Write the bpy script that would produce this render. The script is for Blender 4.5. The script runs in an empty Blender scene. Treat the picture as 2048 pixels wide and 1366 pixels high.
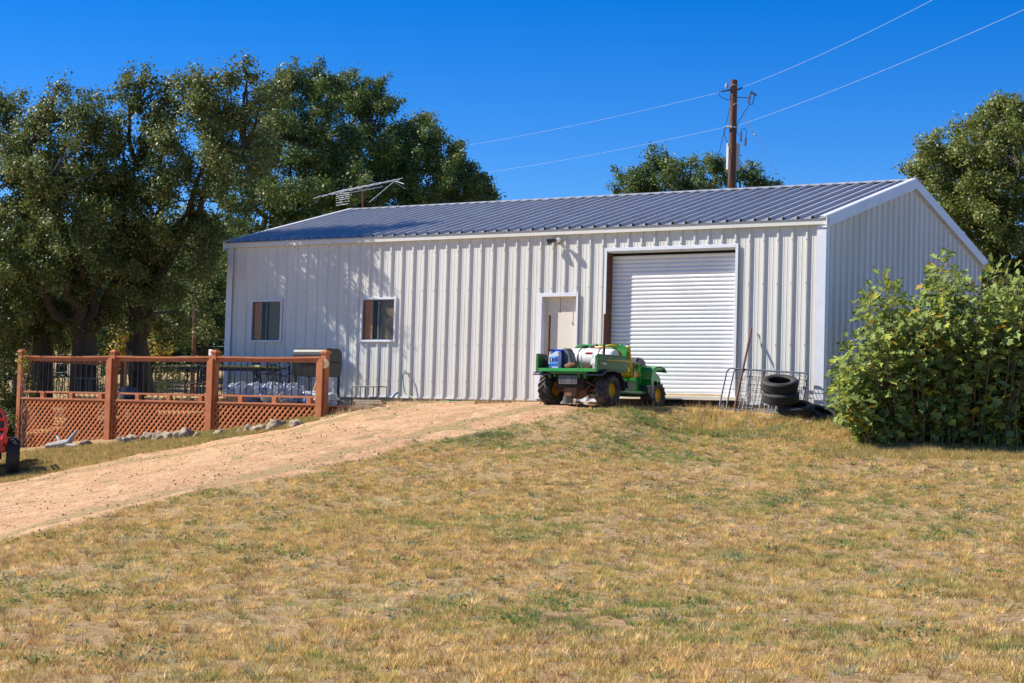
import bpy, bmesh, math, random
import numpy as np
from mathutils import Vector, Matrix

SC = bpy.context.scene
COL = SC.collection
rnd = random.Random(7)
RNG = np.random.default_rng(11)

# ------------------------------------------------------------------ camera
FPX = 3605.03
YAW, PITCH, ROLL = -0.577490, 0.0456343, 0.0278236
CAM = Vector((29.138, -32.292, -0.5335))
_fw = Vector((math.sin(YAW) * math.cos(PITCH), math.cos(YAW) * math.cos(PITCH), math.sin(PITCH)))
_r0 = Vector((math.cos(YAW), -math.sin(YAW), 0))
_u0 = _r0.cross(_fw)
CR = math.cos(ROLL) * _r0 + math.sin(ROLL) * _u0
CU = -math.sin(ROLL) * _r0 + math.cos(ROLL) * _u0
cd = bpy.data.cameras.new('camera')
cd.sensor_width = 36
cd.lens = FPX / 2048 * 36
cd.clip_start = 0.1
cd.clip_end = 3000
co = bpy.data.objects.new('camera', cd)
COL.objects.link(co)
_m = Matrix((CR, CU, -_fw)).transposed().to_4x4()
_m.translation = CAM
co.matrix_world = _m
SC.camera = co

# ------------------------------------------------------------------ sky and sun
TS = 2.1                                   # shadow run per metre of depth off the front wall
sun_to = Vector((-TS, -1, TS)).normalized()
w = bpy.data.worlds.new('World')
SC.world = w
w.use_nodes = True
nt = w.node_tree
nt.nodes.clear()
sky = nt.nodes.new('ShaderNodeTexSky')
sky.sky_type = 'NISHITA'
sky.sun_disc = False
sky.sun_elevation = math.asin(sun_to.z)
sky.sun_rotation = math.atan2(sun_to.x, sun_to.y)
sky.air_density = 1.0
sky.dust_density = 0.0
sky.ozone_density = 3.0
sky.altitude = 1500
hs = nt.nodes.new('ShaderNodeHueSaturation')
hs.inputs['Saturation'].default_value = 1.5
hs.inputs['Hue'].default_value = 0.512
bg = nt.nodes.new('ShaderNodeBackground')
bg.inputs["Strength"].default_value = 0.075
wo = nt.nodes.new('ShaderNodeOutputWorld')
nt.links.new(sky.outputs[0], hs.inputs['Color'])
tn = nt.nodes.new('ShaderNodeMix'); tn.data_type = 'RGBA'; tn.blend_type = 'MULTIPLY'; tn.inputs[0].default_value = 1
tn.inputs[7].default_value = (0.98, 1.14, 1.30, 1)
nt.links.new(hs.outputs[0], tn.inputs[6]); nt.links.new(tn.outputs[2], bg.inputs['Color'])
nt.links.new(bg.outputs[0], wo.inputs['Surface'])
sl = bpy.data.lights.new('sun', 'SUN')
sl.energy = 5.0
sl.angle = math.radians(0.53)
sl.color = (1.0, 0.94, 0.85)
so = bpy.data.objects.new('sun', sl)
COL.objects.link(so)
so.rotation_euler = sun_to.to_track_quat('Z', 'Y').to_euler()
so.location = (0, 0, 30)
SC.view_settings.view_transform = 'Standard'
SC.view_settings.look = 'None'
SC.view_settings.exposure = 0.7
SC.view_settings.gamma = 1

# ------------------------------------------------------------------ pixels to places
def ray(px, py):
    return _fw + CR * ((px - 1024) / FPX) - CU * ((py - 683) / FPX)
def at(px, py, Y=None, t=None, Z=None):
    d = ray(px, py)
    if Y is not None: return CAM + d * ((Y - CAM.y) / d.y)
    if Z is not None: return CAM + d * ((Z - CAM.z) / d.z)
    return CAM + d * t

# ------------------------------------------------------------------ terrain
ctl = []
def cp(px, py, t): p = at(px, py, t=t); ctl.append((p.x, p.y, p.z))
for a in ((-300,1366,11.5),(0,1366,11.5),(500,1366,11.2),(1024,1366,11),(1500,1366,11),(2048,1366,11),(2400,1366,11),
          (0,1250,15),(600,1250,14.5),(1024,1250,14.3),(1700,1250,14),(2300,1250,14),
          (0,1160,19.5),(300,1100,20.5),(1024,1100,20),(1700,1100,20),(2300,1100,20),
          (0,1085,25),(300,1005,27),(600,950,29),(720,925,30.3),(830,890,31.5),(1000,850,33),(1180,820,34),(1340,812,35),
          (0,965,36),(150,935,37),(330,903,37),(450,880,37),(620,845,36.8),(700,822,37.2),(760,812,38),
          (-300,1010,35),(-300,1160,25),
          (1700,980,26),(1700,920,29),(1700,880,31.5),(1850,905,30.5),(2040,905,30.5),(2300,915,30.5),(1650,855,32.5),
          (1400,870,32.5),(1400,930,29.5),(1400,980,27),(1400,835,33.6),
          (1150,870,32),(1150,930,29),(1150,1000,25.5),(800,980,27.5),(600,1020,25.5),(2048,980,26),(2300,980,26),
          (400,750,60),(300,725,92),(100,715,92),(600,715,100)):
    cp(*a)
ctl += [(5.45,-3,-.5),(2.4,-3,-.85),(-.64,-3,-1.12),(-3.6,-3,-1.38),(-7,-4,-1.6),
        (5.5,-.2,-.17),(8,-.2,-.14),(11,-.2,-.13),(13,-.3,-.14),(15.2,-.4,-.22),(16.5,0,-.42),(8,-2,-.17),(11,-2,-.13),(12.8,-3.5,-.14),(11.2,-3.5,-.14),
        (2.5,-.2,-.35),(0,-.2,-.5),(-4,0,-.75),(-4,4,-.4),(3,4,-.2),(10,4,-.15),(0,12,.2),(8,12,.1),(15,12,-.1),(22,12,-.4),(20,4,-.5),(24,0,-.8),
        (30,5,-.9),(40,10,-1),(-12,5,-.3),(-10,-5,-1.6),(30,60,0),(-30,20,.8),(60,30,-1),(60,-10,-1.3),(45,-30,-2),(29,-45,-2.4),
        (10,-45,-2.8),(-10,-40,-3.1),(-30,-30,-3),(-40,-10,-2.2),(-70,40,3),(29.1,-32.3,-2.15)]
P = np.array(ctl)
def _U(r2): return 0.5 * r2 * np.log(r2 + 1e-9)
_n = len(P)
_d2 = ((P[:, None, :2] - P[None, :, :2]) ** 2).sum(-1)
_A = np.zeros((_n + 3, _n + 3))
_A[:_n, :_n] = _U(_d2) + np.eye(_n) * 0.6
_A[:_n, _n] = 1
_A[:_n, _n + 1:] = P[:, :2]
_A[_n:, :_n] = _A[:_n, _n:].T
_sol = np.linalg.solve(_A, np.concatenate([P[:, 2], np.zeros(3)]))
def vnoise(x, y, s, seed=0):
    """smooth value noise, vectorised"""
    x = np.asarray(x) * s + 17.3 * seed; y = np.asarray(y) * s - 9.1 * seed
    xi = np.floor(x); yi = np.floor(y); xf = x - xi; yf = y - yi
    def h(a, b):
        v = np.sin(a * 127.1 + b * 311.7 + seed * 74.7) * 43758.5453
        return v - np.floor(v)
    u = xf * xf * (3 - 2 * xf); v = yf * yf * (3 - 2 * yf)
    return (h(xi, yi) * (1 - u) + h(xi + 1, yi) * u) * (1 - v) + (h(xi, yi + 1) * (1 - u) + h(xi + 1, yi + 1) * u) * v
def terr(x, y, rough=True):
    x = np.atleast_1d(np.asarray(x, float)); y = np.atleast_1d(np.asarray(y, float))
    xc = np.clip(x, -72, 62); yc = np.clip(y, -48, 100)
    out = np.empty(x.shape)
    for i in range(0, x.size, 20000):
        a = xc[i:i + 20000]; b = yc[i:i + 20000]
        r2 = (a[:, None] - P[None, :, 0]) ** 2 + (b[:, None] - P[None, :, 1]) ** 2
        out[i:i + 20000] = _U(r2) @ _sol[:_n] + _sol[_n] + _sol[_n + 1] * a + _sol[_n + 2] * b
    out = np.clip(out, -3.6, 4.5)
    if rough:
        k = np.clip((-y - .3) / 1.5, 0.15, 1)
        out = out + k * (0.05 * (vnoise(x, y, .7, 1) - .5) + 0.035 * (vnoise(x, y, 2.1, 2) - .5) + 0.022 * (vnoise(x, y, 5.5, 3) - .5))
    return out
def tz(x, y): return float(terr(x, y)[0])
def ground_at(px, t):
    """point on the ground in the column px at forward distance t"""
    p = at(px, 860, t=t)
    return Vector((p.x, p.y, tz(p.x, p.y)))

# ------------------------------------------------------------------ scene tree helpers
WM = {}
def tag(o, label=None, cat=None, group=None, kind=None):
    if label: o['label'] = label
    if cat: o['category'] = cat
    if group: o['group'] = group
    if kind: o['kind'] = kind
    return o
def thing(name, loc, label, cat, group=None, rz=0.0, kind=None):
    o = bpy.data.objects.new(name, None)
    COL.objects.link(o)
    o.location = loc; o.rotation_euler = (0, 0, rz); o.empty_display_size = 0.2
    WM[o.name] = Matrix.Translation(Vector(loc)) @ Matrix.Rotation(rz, 4, 'Z')
    return tag(o, label, cat, group, kind)
class MB:
    def __init__(s): s.v = []; s.f = []; s.m = []; s.s = []
    def add(s, v, f, m=0, sm=False):
        b = len(s.v); s.v += [tuple(p) for p in v]
        s.f += [tuple(i + b for i in q) for q in f]; s.m += [m] * len(f); s.s += [sm] * len(f)
        return s
    def box(s, a, b, m=0, rot=None, ctr=None):
        x0, y0, z0 = a; x1, y1, z1 = b
        v = [(x0,y0,z0),(x1,y0,z0),(x1,y1,z0),(x0,y1,z0),(x0,y0,z1),(x1,y0,z1),(x1,y1,z1),(x0,y1,z1)]
        if rot is not None:
            c = Vector(ctr) if ctr else (Vector(a) + Vector(b)) / 2
            v = [c + rot @ (Vector(p) - c) for p in v]
        return s.add(v, [(0,3,2,1),(4,5,6,7),(0,1,5,4),(1,2,6,5),(2,3,7,6),(3,0,4,7)], m)
    def beam(s, a, b, wd, ht, up=(0, 0, 1), m=0):
        a = Vector(a); b = Vector(b); d = (b - a).normalized(); up = Vector(up)
        sd = d.cross(up)
        if sd.length < 1e-4: sd = d.cross(Vector((1, 0, 0)))
        sd.normalize(); u = sd.cross(d)
        v = []
        for p in (a, b):
            for i, j in ((-1,-1),(1,-1),(1,1),(-1,1)): v.append(p + sd * (i * wd / 2) + u * (j * ht / 2))
        return s.add(v, [(0,1,2,3),(7,6,5,4),(0,4,5,1),(1,5,6,2),(2,6,7,3),(3,7,4,0)], m)
    def tube(s, pts, r, n=8, m=0, closed=False, caps=True):
        pts = [Vector(p) for p in pts]; k = len(pts)
        rs = r if isinstance(r, (list, tuple)) else [r] * k
        v = []; prev = None
        for i, p in enumerate(pts):
            if closed: d = pts[(i + 1) % k] - pts[i - 1]
            else: d = pts[min(i + 1, k - 1)] - pts[max(i - 1, 0)]
            if d.length < 1e-9: d = Vector((0, 0, 1))
            d.normalize()
            if prev is None:
                a = d.cross(Vector((0, 0, 1)))
                if a.length < .1: a = d.cross(Vector((1, 0, 0)))
            else: a = prev - d * prev.dot(d)
            a.normalize(); prev = a; b = d.cross(a)
            for j in range(n):
                t = 2 * math.pi * j / n
                v.append(p + (a * math.cos(t) + b * math.sin(t)) * rs[i])
        f = []
        for i in range(k if closed else k - 1):
            i2 = (i + 1) % k
            for j in range(n):
                j2 = (j + 1) % n
                f.append((i*n+j, i*n+j2, i2*n+j2, i2*n+j))
        if caps and not closed:
            f.append(tuple(range(n))[::-1]); f.append(tuple((k-1)*n + j for j in range(n)))
        return s.add(v, f, m, True)
    def lathe(s, prof, o=(0,0,0), ax=(0,0,1), n=24, m=0, closed=False):
        """prof: (radius, height along axis)"""
        o = Vector(o); ax = Vector(ax).normalized()
        a = ax.cross(Vector((0, 0, 1)))
        if a.length < .1: a = ax.cross(Vector((1, 0, 0)))
        a.normalize(); b = ax.cross(a); v = []
        for (r, h) in prof:
            for j in range(n):
                t = 2 * math.pi * j / n
                v.append(o + ax * h + (a * math.cos(t) + b * math.sin(t)) * r)
        k = len(prof); f = []
        for i in range(k if closed else k - 1):
            i2 = (i + 1) % k
            for j in range(n): f.append((i*n+j, i*n+(j+1)%n, i2*n+(j+1)%n, i2*n+j))
        return s.add(v, f, m, True)
    def prism(s, poly, a, b, m=0, sm=False):
        """poly: list of Vector/3-tuples closed outline; extruded by vector (b-a)"""
        d = Vector(b) - Vector(a); k = len(poly)
        v = [Vector(p) for p in poly] + [Vector(p) + d for p in poly]
        f = [tuple(range(k))[::-1], tuple(range(k, 2*k))] + [(i, (i+1)%k, (i+1)%k+k, i+k) for i in range(k)]
        return s.add(v, f, m, sm)
    def build(s, name, mats, parent=None, local=False, loc=None, bevel=0.0, sharp=35, seg=1):
        mats = mats if isinstance(mats, (list, tuple)) else [mats]
        me = bpy.data.meshes.new(name)
        V = s.v
        if parent is not None and not local:
            inv = WM[parent.name].inverted(); V = [tuple(inv @ Vector(p)) for p in V]
        if parent is None and loc is not None:
            V = [(p[0]-loc[0], p[1]-loc[1], p[2]-loc[2]) for p in V]
        me.from_pydata(V, [], s.f)
        for mm in mats: me.materials.append(mm)
        me.polygons.foreach_set('material_index', s.m)
        me.polygons.foreach_set('use_smooth', s.s)
        bm = bmesh.new(); bm.from_mesh(me)
        bmesh.ops.recalc_face_normals(bm, faces=bm.faces)
        bm.to_mesh(me); bm.free()
        me.update()
        if any(s.s): me.set_sharp_from_angle(angle=math.radians(sharp))
        o = bpy.data.objects.new(name, me)
        COL.objects.link(o)
        if parent is not None: o.parent = parent; WM[o.name] = WM[parent.name]
        else:
            if loc is not None: o.location = loc
            WM[o.name] = Matrix.Translation(Vector(loc)) if loc is not None else Matrix.Identity(4)
        if bevel:
            md = o.modifiers.new('bevel', 'BEVEL'); md.width = bevel; md.segments = seg
            md.limit_method = 'ANGLE'; md.angle_limit = math.radians(40)
        return o
def copy_tree(o, parent=None):
    c = o.copy(); COL.objects.link(c)
    if parent is not None: c.parent = parent
    for ch in list(o.children): copy_tree(ch, c)
    return c
def npmesh(name, V, F, mat, col=None, parent=None, loc=(0, 0, 0)):
    """V (n,3); F (m,k) equal sized faces; col (n,3) per vertex"""
    V = np.asarray(V, np.float32) - np.asarray(loc, np.float32)
    F = np.asarray(F, np.int32); k = F.shape[1]
    me = bpy.data.meshes.new(name)
    me.vertices.add(len(V)); me.vertices.foreach_set('co', V.ravel())
    me.loops.add(F.size); me.loops.foreach_set('vertex_index', F.ravel())
    me.polygons.add(len(F))
    me.polygons.foreach_set('loop_start', np.arange(0, F.size, k, dtype=np.int32))
    me.polygons.foreach_set('loop_total', np.full(len(F), k, np.int32))
    me.update(calc_edges=True)
    if col is not None:
        at_ = me.color_attributes.new('tint', 'FLOAT_COLOR', 'POINT')
        c4 = np.ones((len(V), 4), np.float32); c4[:, :3] = col
        at_.data.foreach_set('color', c4.ravel())
    me.materials.append(mat)
    o = bpy.data.objects.new(name, me); COL.objects.link(o)
    if parent is not None: o.parent = parent
    else: o.location = loc
    return o

# ------------------------------------------------------------------ materials
def mat(name, c, rough=.6, metal=0.0, c2=None, scale=6.0, bump=0.0, bscale=None, spec=.5, rvar=0.0, stretch=None, detail=6, coat=0.0,
        dirt=None, dscale=2.0, damt=.5, sub=0):
    m = bpy.data.materials.new(name); m.use_nodes = True
    n = m.node_tree; b = n.nodes['Principled BSDF']
    b.inputs['Roughness'].default_value = rough
    b.inputs['Metallic'].default_value = metal
    b.inputs['Specular IOR Level'].default_value = spec
    b.inputs['Coat Weight'].default_value = coat
    b.inputs['Base Color'].default_value = (*c, 1)
    tc = n.nodes.new('ShaderNodeTexCoord'); mp = n.nodes.new('ShaderNodeMapping')
    n.links.new(tc.outputs['Object'], mp.inputs[0])
    if stretch: mp.inputs['Scale'].default_value = stretch
    out = None
    nz = n.nodes.new('ShaderNodeTexNoise'); nz.inputs['Scale'].default_value = scale; nz.inputs['Detail'].default_value = detail
    n.links.new(mp.outputs[0], nz.inputs['Vector'])
    if c2 is not None:
        mx = n.nodes.new('ShaderNodeMix'); mx.data_type = 'RGBA'
        cr = n.nodes.new('ShaderNodeMapRange'); cr.inputs[1].default_value = .3; cr.inputs[2].default_value = .7
        n.links.new(nz.outputs[0], cr.inputs[0]); n.links.new(cr.outputs[0], mx.inputs[0])
        mx.inputs[6].default_value = (*c, 1); mx.inputs[7].default_value = (*c2, 1)
        out = mx.outputs[2]
    if dirt is not None:
        n2 = n.nodes.new('ShaderNodeTexNoise'); n2.inputs['Scale'].default_value = dscale; n2.inputs['Detail'].default_value = 9
        n2.inputs['Roughness'].default_value = .65
        n.links.new(mp.outputs[0], n2.inputs['Vector'])
        cr2 = n.nodes.new('ShaderNodeMapRange'); cr2.inputs[1].default_value = .48; cr2.inputs[2].default_value = .68; cr2.inputs[4].default_value = damt
        n.links.new(n2.outputs[0], cr2.inputs[0])
        mx2 = n.nodes.new('ShaderNodeMix'); mx2.data_type = 'RGBA'
        n.links.new(cr2.outputs[0], mx2.inputs[0])
        if out: n.links.new(out, mx2.inputs[6])
        else: mx2.inputs[6].default_value = (*c, 1)
        mx2.inputs[7].default_value = (*dirt, 1)
        out = mx2.outputs[2]
    if out: n.links.new(out, b.inputs['Base Color'])
    if rvar:
        rr = n.nodes.new('ShaderNodeMapRange'); rr.inputs[3].default_value = max(0.02, rough - rvar); rr.inputs[4].default_value = rough + rvar
        n.links.new(nz.outputs[0], rr.inputs[0]); n.links.new(rr.outputs[0], b.inputs['Roughness'])
    if bump:
        bn = n.nodes.new('ShaderNodeTexNoise'); bn.inputs['Scale'].default_value = bscale or scale * 3; bn.inputs['Detail'].default_value = 6
        n.links.new(mp.outputs[0], bn.inputs['Vector'])
        bp = n.nodes.new('ShaderNodeBump'); bp.inputs['Strength'].default_value = 1.0; bp.inputs['Distance'].default_value = bump
        n.links.new(bn.outputs[0], bp.inputs['Height']); n.links.new(bp.outputs[0], b.inputs['Normal'])
    return m
M = {}
M['cream'] = mat('cream_metal', (.665,.655,.595), .38, c2=(.625,.615,.555), scale=.8, stretch=(1,1,.35), rvar=.06, bump=.0004, bscale=2.5, dirt=(.42,.36,.27), dscale=1.3, damt=.22)
M['trim'] = mat('white_trim', (.72,.74,.78), .35, c2=(.66,.68,.72), scale=2, dirt=(.5,.45,.38), dscale=3, damt=.2, bump=.001)
M['roof'] = mat('galvalume_roof', (.46,.465,.465), .4, metal=.18, spec=.35, c2=(.40,.405,.405), scale=1.2, stretch=(2.5,.6,1), rvar=.08, dirt=(.28,.25,.2), dscale=2.2, damt=.3)
M['roller'] = mat('roller_white', (.80,.80,.81), .3, c2=(.76,.76,.77), scale=1.5, dirt=(.5,.46,.4), dscale=4, damt=.15)
M['doorpaint'] = mat('door_paint', (.66,.61,.50), .5, c2=(.61,.57,.47), scale=2)
M['rust'] = mat('rust_steel', (.16,.055,.03), .75, c2=(.09,.035,.022), scale=14, bump=.002, dirt=(.24,.10,.05), dscale=20, damt=.6)
M['concrete'] = mat('concrete', (.30,.27,.22), .9, c2=(.22,.19,.15), scale=5, bump=.004, bscale=30)
M['redwood'] = mat('redwood_stain', (.45,.14,.042), .6, c2=(.35,.10,.03), scale=3, stretch=(1,1,1), bump=.0015, bscale=25, dirt=(.52,.24,.09), dscale=5, damt=.45)
M['lattice'] = mat('lattice_stain', (.56,.185,.05), .6, c2=(.45,.14,.035), scale=3, bump=.001, bscale=25)
M['board'] = mat('grey_board', (.42,.33,.23), .8, c2=(.30,.23,.16), scale=4, stretch=(.6,5,5), bump=.002)
M['black'] = mat('black_metal', (.014,.015,.016), .5, c2=(.025,.025,.027), scale=9)
M['iron'] = mat('black_iron', (.012,.012,.014), .5)
M['rubber'] = mat('black_rubber', (.018,.018,.020), .72, c2=(.032,.030,.028), scale=10, bump=.001, dirt=(.14,.105,.07), dscale=6, damt=.35)
M['rubber_mud'] = mat('muddy_rubber', (.02,.019,.02), .75, c2=(.04,.034,.03), scale=8, bump=.002, dirt=(.22,.14,.085), dscale=5, damt=.75)
M['green'] = mat('green_paint', (.012,.34,.045), .36, c2=(.012,.26,.035), scale=4, coat=.2, dirt=(.16,.15,.08), dscale=9, damt=.55)
M['dgreen'] = mat('worn_green_paint', (.012,.20,.03), .42, c2=(.02,.13,.025), scale=8, dirt=(.14,.06,.03), dscale=12, damt=.6)
M['yellow'] = mat('yellow_paint', (.80,.48,.02), .4, c2=(.68,.38,.02), scale=6, dirt=(.32,.17,.06), dscale=12, damt=.6)
M['plasticw'] = mat('white_poly', (.78,.77,.74), .45, c2=(.72,.70,.66), scale=3, bump=.001, dirt=(.5,.42,.33), dscale=5, damt=.25)
M['blue'] = mat('blue_plastic', (.01,.05,.42), .35, c2=(.01,.04,.35), scale=4)
M['lblue'] = mat('label_blue', (.04,.25,.62), .4, c2=(.12,.38,.70), scale=30)
M['silverp'] = mat('silver_print', (.55,.60,.68), .35)
M['red'] = mat('red_paint', (.62,.02,.012), .3, c2=(.5,.018,.01), scale=5, coat=.3)
M['galv'] = mat('galvanised', (.15,.175,.21), .5, metal=.3, c2=(.10,.12,.15), scale=18, rvar=.1)
M['axle'] = mat('rusty_casting', (.22,.11,.06), .85, c2=(.12,.065,.04), scale=9, bump=.004)
M['dark'] = mat('dark_plastic', (.03,.033,.04), .42, c2=(.045,.048,.055), scale=5, dirt=(.15,.12,.09), dscale=6, damt=.3)
M['bark'] = mat('oak_bark', (.085,.068,.052), .95, c2=(.045,.036,.028), scale=5, stretch=(3,3,.7), bump=.03, bscale=9)
M['twig'] = mat('grey_stem', (.26,.20,.15), .85, c2=(.17,.12,.085), scale=8)
M['pole'] = mat('creosote_pole', (.15,.068,.036), .85, c2=(.085,.04,.024), scale=6, stretch=(3,3,.25), bump=.004)
M['whitecan'] = mat('transformer_grey', (.46,.49,.54), .4, c2=(.42,.45,.5), scale=3)
M['ceramic'] = mat('grey_insulator', (.32,.34,.37), .25)
M['wire'] = mat('bright_wire', (.50,.53,.57), .5, metal=.2)
M['rock'] = mat('limestone', (.42,.33,.22), .92, c2=(.25,.19,.13), scale=6, bump=.012, bscale=12, dirt=(.12,.11,.095), dscale=9, damt=.6)
M['drift'] = mat('bleached_wood', (.42,.40,.37), .85, c2=(.28,.26,.24), scale=6, stretch=(1,4,4), bump=.003)
M['film'] = mat('plastic_film', (.62,.64,.68), .22, c2=(.28,.31,.36), scale=9, stretch=(3,1,1), bump=.03, bscale=8)
M['hose'] = mat('green_hose', (.01,.16,.05), .45)
M['orange'] = mat('orange_hose', (.75,.33,.03), .5, c2=(.8,.5,.05), scale=8)
M['leather'] = mat('brown_leather', (.28,.11,.05), .8, c2=(.17,.07,.035), scale=9, bump=.004)
M['seaty'] = mat('yellow_vinyl', (.80,.52,.02), .5, c2=(.5,.3,.015), scale=8)
M['ply'] = mat('plywood', (.55,.22,.07), .7, c2=(.38,.14,.05), scale=4, stretch=(6,1,1))
M['blind'] = mat('blind_slat', (.62,.47,.30), .6)
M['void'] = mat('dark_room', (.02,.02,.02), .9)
M['endgrain'] = mat('pale_wood_end', (.62,.46,.24), .7, c2=(.5,.34,.16), scale=14)
M['greenmat'] = mat('green_mat', (.06,.30,.14), .8)
M['yboard'] = mat('yellow_green_board', (.50,.47,.14), .6, c2=(.38,.36,.12), scale=5)
M['chrome'] = mat('lamp_aluminium', (.55,.56,.58), .25, metal=.8)
M['redprint'] = mat('red_print', (.55,.03,.04), .5)
M['whiteprint'] = mat('white_print', (.8,.8,.8), .5)

def glass():
    m = bpy.data.materials.new('window_glass'); m.use_nodes = True; n = m.node_tree; n.nodes.clear()
    o = n.nodes.new('ShaderNodeOutputMaterial'); mx = n.nodes.new('ShaderNodeMixShader')
    t = n.nodes.new('ShaderNodeBsdfTransparent'); g = n.nodes.new('ShaderNodeBsdfGlossy'); g.inputs['Roughness'].default_value = .02
    t.inputs[0].default_value = (.88,.85,.82,1)
    f = n.nodes.new('ShaderNodeFresnel'); f.inputs[0].default_value = 1.35
    gm_ = n.nodes.new('ShaderNodeNewGeometry'); bk_ = n.nodes.new('ShaderNodeMapRange'); bk_.inputs[3].default_value = 1.35; bk_.inputs[4].default_value = 1/1.35
    n.links.new(gm_.outputs['Backfacing'], bk_.inputs[0]); n.links.new(bk_.outputs[0], f.inputs[0]); n.links.new(f.outputs[0], mx.inputs[0]); n.links.new(t.outputs[0], mx.inputs[1]); n.links.new(g.outputs[0], mx.inputs[2])
    n.links.new(mx.outputs[0], o.inputs[0]); return m
M['glass'] = glass()

def leafmat(name, tr=.22, rough=.42, spec=.5, gain=1.0):
    m = bpy.data.materials.new(name); m.use_nodes = True; n = m.node_tree; b = n.nodes['Principled BSDF']
    a = n.nodes.new('ShaderNodeAttribute'); a.attribute_name = 'tint'
    b.inputs['Roughness'].default_value = rough; b.inputs['Specular IOR Level'].default_value = spec
    n.links.new(a.outputs['Color'], b.inputs['Base Color'])
    t = n.nodes.new('ShaderNodeBsdfTranslucent')
    hsv = n.nodes.new('ShaderNodeHueSaturation'); hsv.inputs['Value'].default_value = 1.3; hsv.inputs['Hue'].default_value = .485
    n.links.new(a.outputs['Color'], hsv.inputs['Color']); n.links.new(hsv.outputs[0], t.inputs[0])
    mx = n.nodes.new('ShaderNodeMixShader'); mx.inputs[0].default_value = tr
    n.links.new(b.outputs[0], mx.inputs[1]); n.links.new(t.outputs[0], mx.inputs[2])
    n.links.new(mx.outputs[0], n.nodes['Material Output'].inputs[0]); return m
M['leaf'] = leafmat('oak_leaf', .28, .5, .4)
M['fig'] = leafmat('fig_leaf', .34, .6, .2)
M['grass'] = leafmat('grass_blade', .32, .7, .15)

def groundmat():
    m = bpy.data.materials.new('dry_ground'); m.use_nodes = True; n = m.node_tree; b = n.nodes['Principled BSDF']
    b.inputs['Roughness'].default_value = .95; b.inputs['Specular IOR Level'].default_value = .15
    tc = n.nodes.new('ShaderNodeTexCoord')
    def noise(s, d=6, r=.6):
        x = n.nodes.new('ShaderNodeTexNoise'); x.inputs['Scale'].default_value = s; x.inputs['Detail'].default_value = d; x.inputs['Roughness'].default_value = r
        n.links.new(tc.outputs['Object'], x.inputs['Vector']); return x
    def mix(a, bcol, fac, lo, hi, amt=1.0):
        r = n.nodes.new('ShaderNodeMapRange'); r.inputs[1].default_value = lo; r.inputs[2].default_value = hi; r.inputs[4].default_value = amt
        n.links.new(fac, r.inputs[0]); x = n.nodes.new('ShaderNodeMix'); x.data_type = 'RGBA'
        n.links.new(r.outputs[0], x.inputs[0])
        if isinstance(a, tuple): x.inputs[6].default_value = (*a, 1)
        else: n.links.new(a, x.inputs[6])
        if isinstance(bcol, tuple): x.inputs[7].default_value = (*bcol, 1)
        else: n.links.new(bcol, x.inputs[7])
        return x.outputs[2]
    big, mid, fin, sp = noise(.35), noise(2.3, 8), noise(14, 8, .7), noise(55, 4, .7)
    c = mix((.40,.255,.13), (.36,.255,.11), big.outputs[0], .4, .6)
    c = mix(c, (.27,.22,.09), mid.outputs[0], .52, .7, .75)
    c = mix(c, (.56,.42,.24), fin.outputs[0], .5, .68, .7)
    c = mix(c, (.12,.088,.05), fin.outputs[0], .46, .36, .8)
    c = mix(c, (.10,.075,.045), sp.outputs[0], .44, .34, .6)
    c = mix(c, (.55,.46,.34), sp.outputs[0], .62, .7, .6)
    n.links.new(c, b.inputs['Base Color'])
    bp = n.nodes.new('ShaderNodeBump'); bp.inputs['Distance'].default_value = .03; n.links.new(fin.outputs[0], bp.inputs['Height'])
    bp2 = n.nodes.new('ShaderNodeBump'); bp2.inputs['Distance'].default_value = .008; n.links.new(sp.outputs[0], bp2.inputs['Height'])
    n.links.new(bp.outputs[0], bp2.inputs['Normal']); n.links.new(bp2.outputs[0], b.inputs['Normal'])
    return m
def roadmat():
    m = bpy.data.materials.new('caliche_road'); m.use_nodes = True; n = m.node_tree; b = n.nodes['Principled BSDF']
    b.inputs['Roughness'].default_value = .95; b.inputs['Specular IOR Level'].default_value = .12
    tc = n.nodes.new('ShaderNodeTexCoord')
    def noise(s, d=6, r=.6):
        x = n.nodes.new('ShaderNodeTexNoise'); x.inputs['Scale'].default_value = s; x.inputs['Detail'].default_value = d; x.inputs['Roughness'].default_value = r
        n.links.new(tc.outputs['Object'], x.inputs['Vector']); return x
    def mix(a, bcol, fac, lo, hi, amt=1.0):
        r = n.nodes.new('ShaderNodeMapRange'); r.inputs[1].default_value = lo; r.inputs[2].default_value = hi; r.inputs[4].default_value = amt
        n.links.new(fac, r.inputs[0]); x = n.nodes.new('ShaderNodeMix'); x.data_type = 'RGBA'
        n.links.new(r.outputs[0], x.inputs[0])
        if isinstance(a, tuple): x.inputs[6].default_value = (*a, 1)
        else: n.links.new(a, x.inputs[6])
        x.inputs[7].default_value = (*bcol, 1)
        return x.outputs[2]
    big, mid, fin, sp = noise(.5), noise(3, 8), noise(9, 8, .7), noise(34, 5, .75)
    c = mix((.61,.375,.20), (.52,.305,.155), big.outputs[0], .4, .6)
    c = mix(c, (.69,.465,.27), mid.outputs[0], .5, .62, .75)
    c = mix(c, (.30,.155,.08), fin.outputs[0], .47, .36, .8)
    c = mix(c, (.17,.09,.05), sp.outputs[0], .44, .36, .9)
    c = mix(c, (.74,.60,.44), sp.outputs[0], .57, .65, .8)
    n.links.new(c, b.inputs['Base Color'])
    bp = n.nodes.new('ShaderNodeBump'); bp.inputs['Distance'].default_value = .045; n.links.new(fin.outputs[0], bp.inputs['Height'])
    bp2 = n.nodes.new('ShaderNodeBump'); bp2.inputs['Distance'].default_value = .016; n.links.new(sp.outputs[0], bp2.inputs['Height'])
    n.links.new(bp.outputs[0], bp2.inputs['Normal']); n.links.new(bp2.outputs[0], b.inputs['Normal'])
    return m
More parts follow.
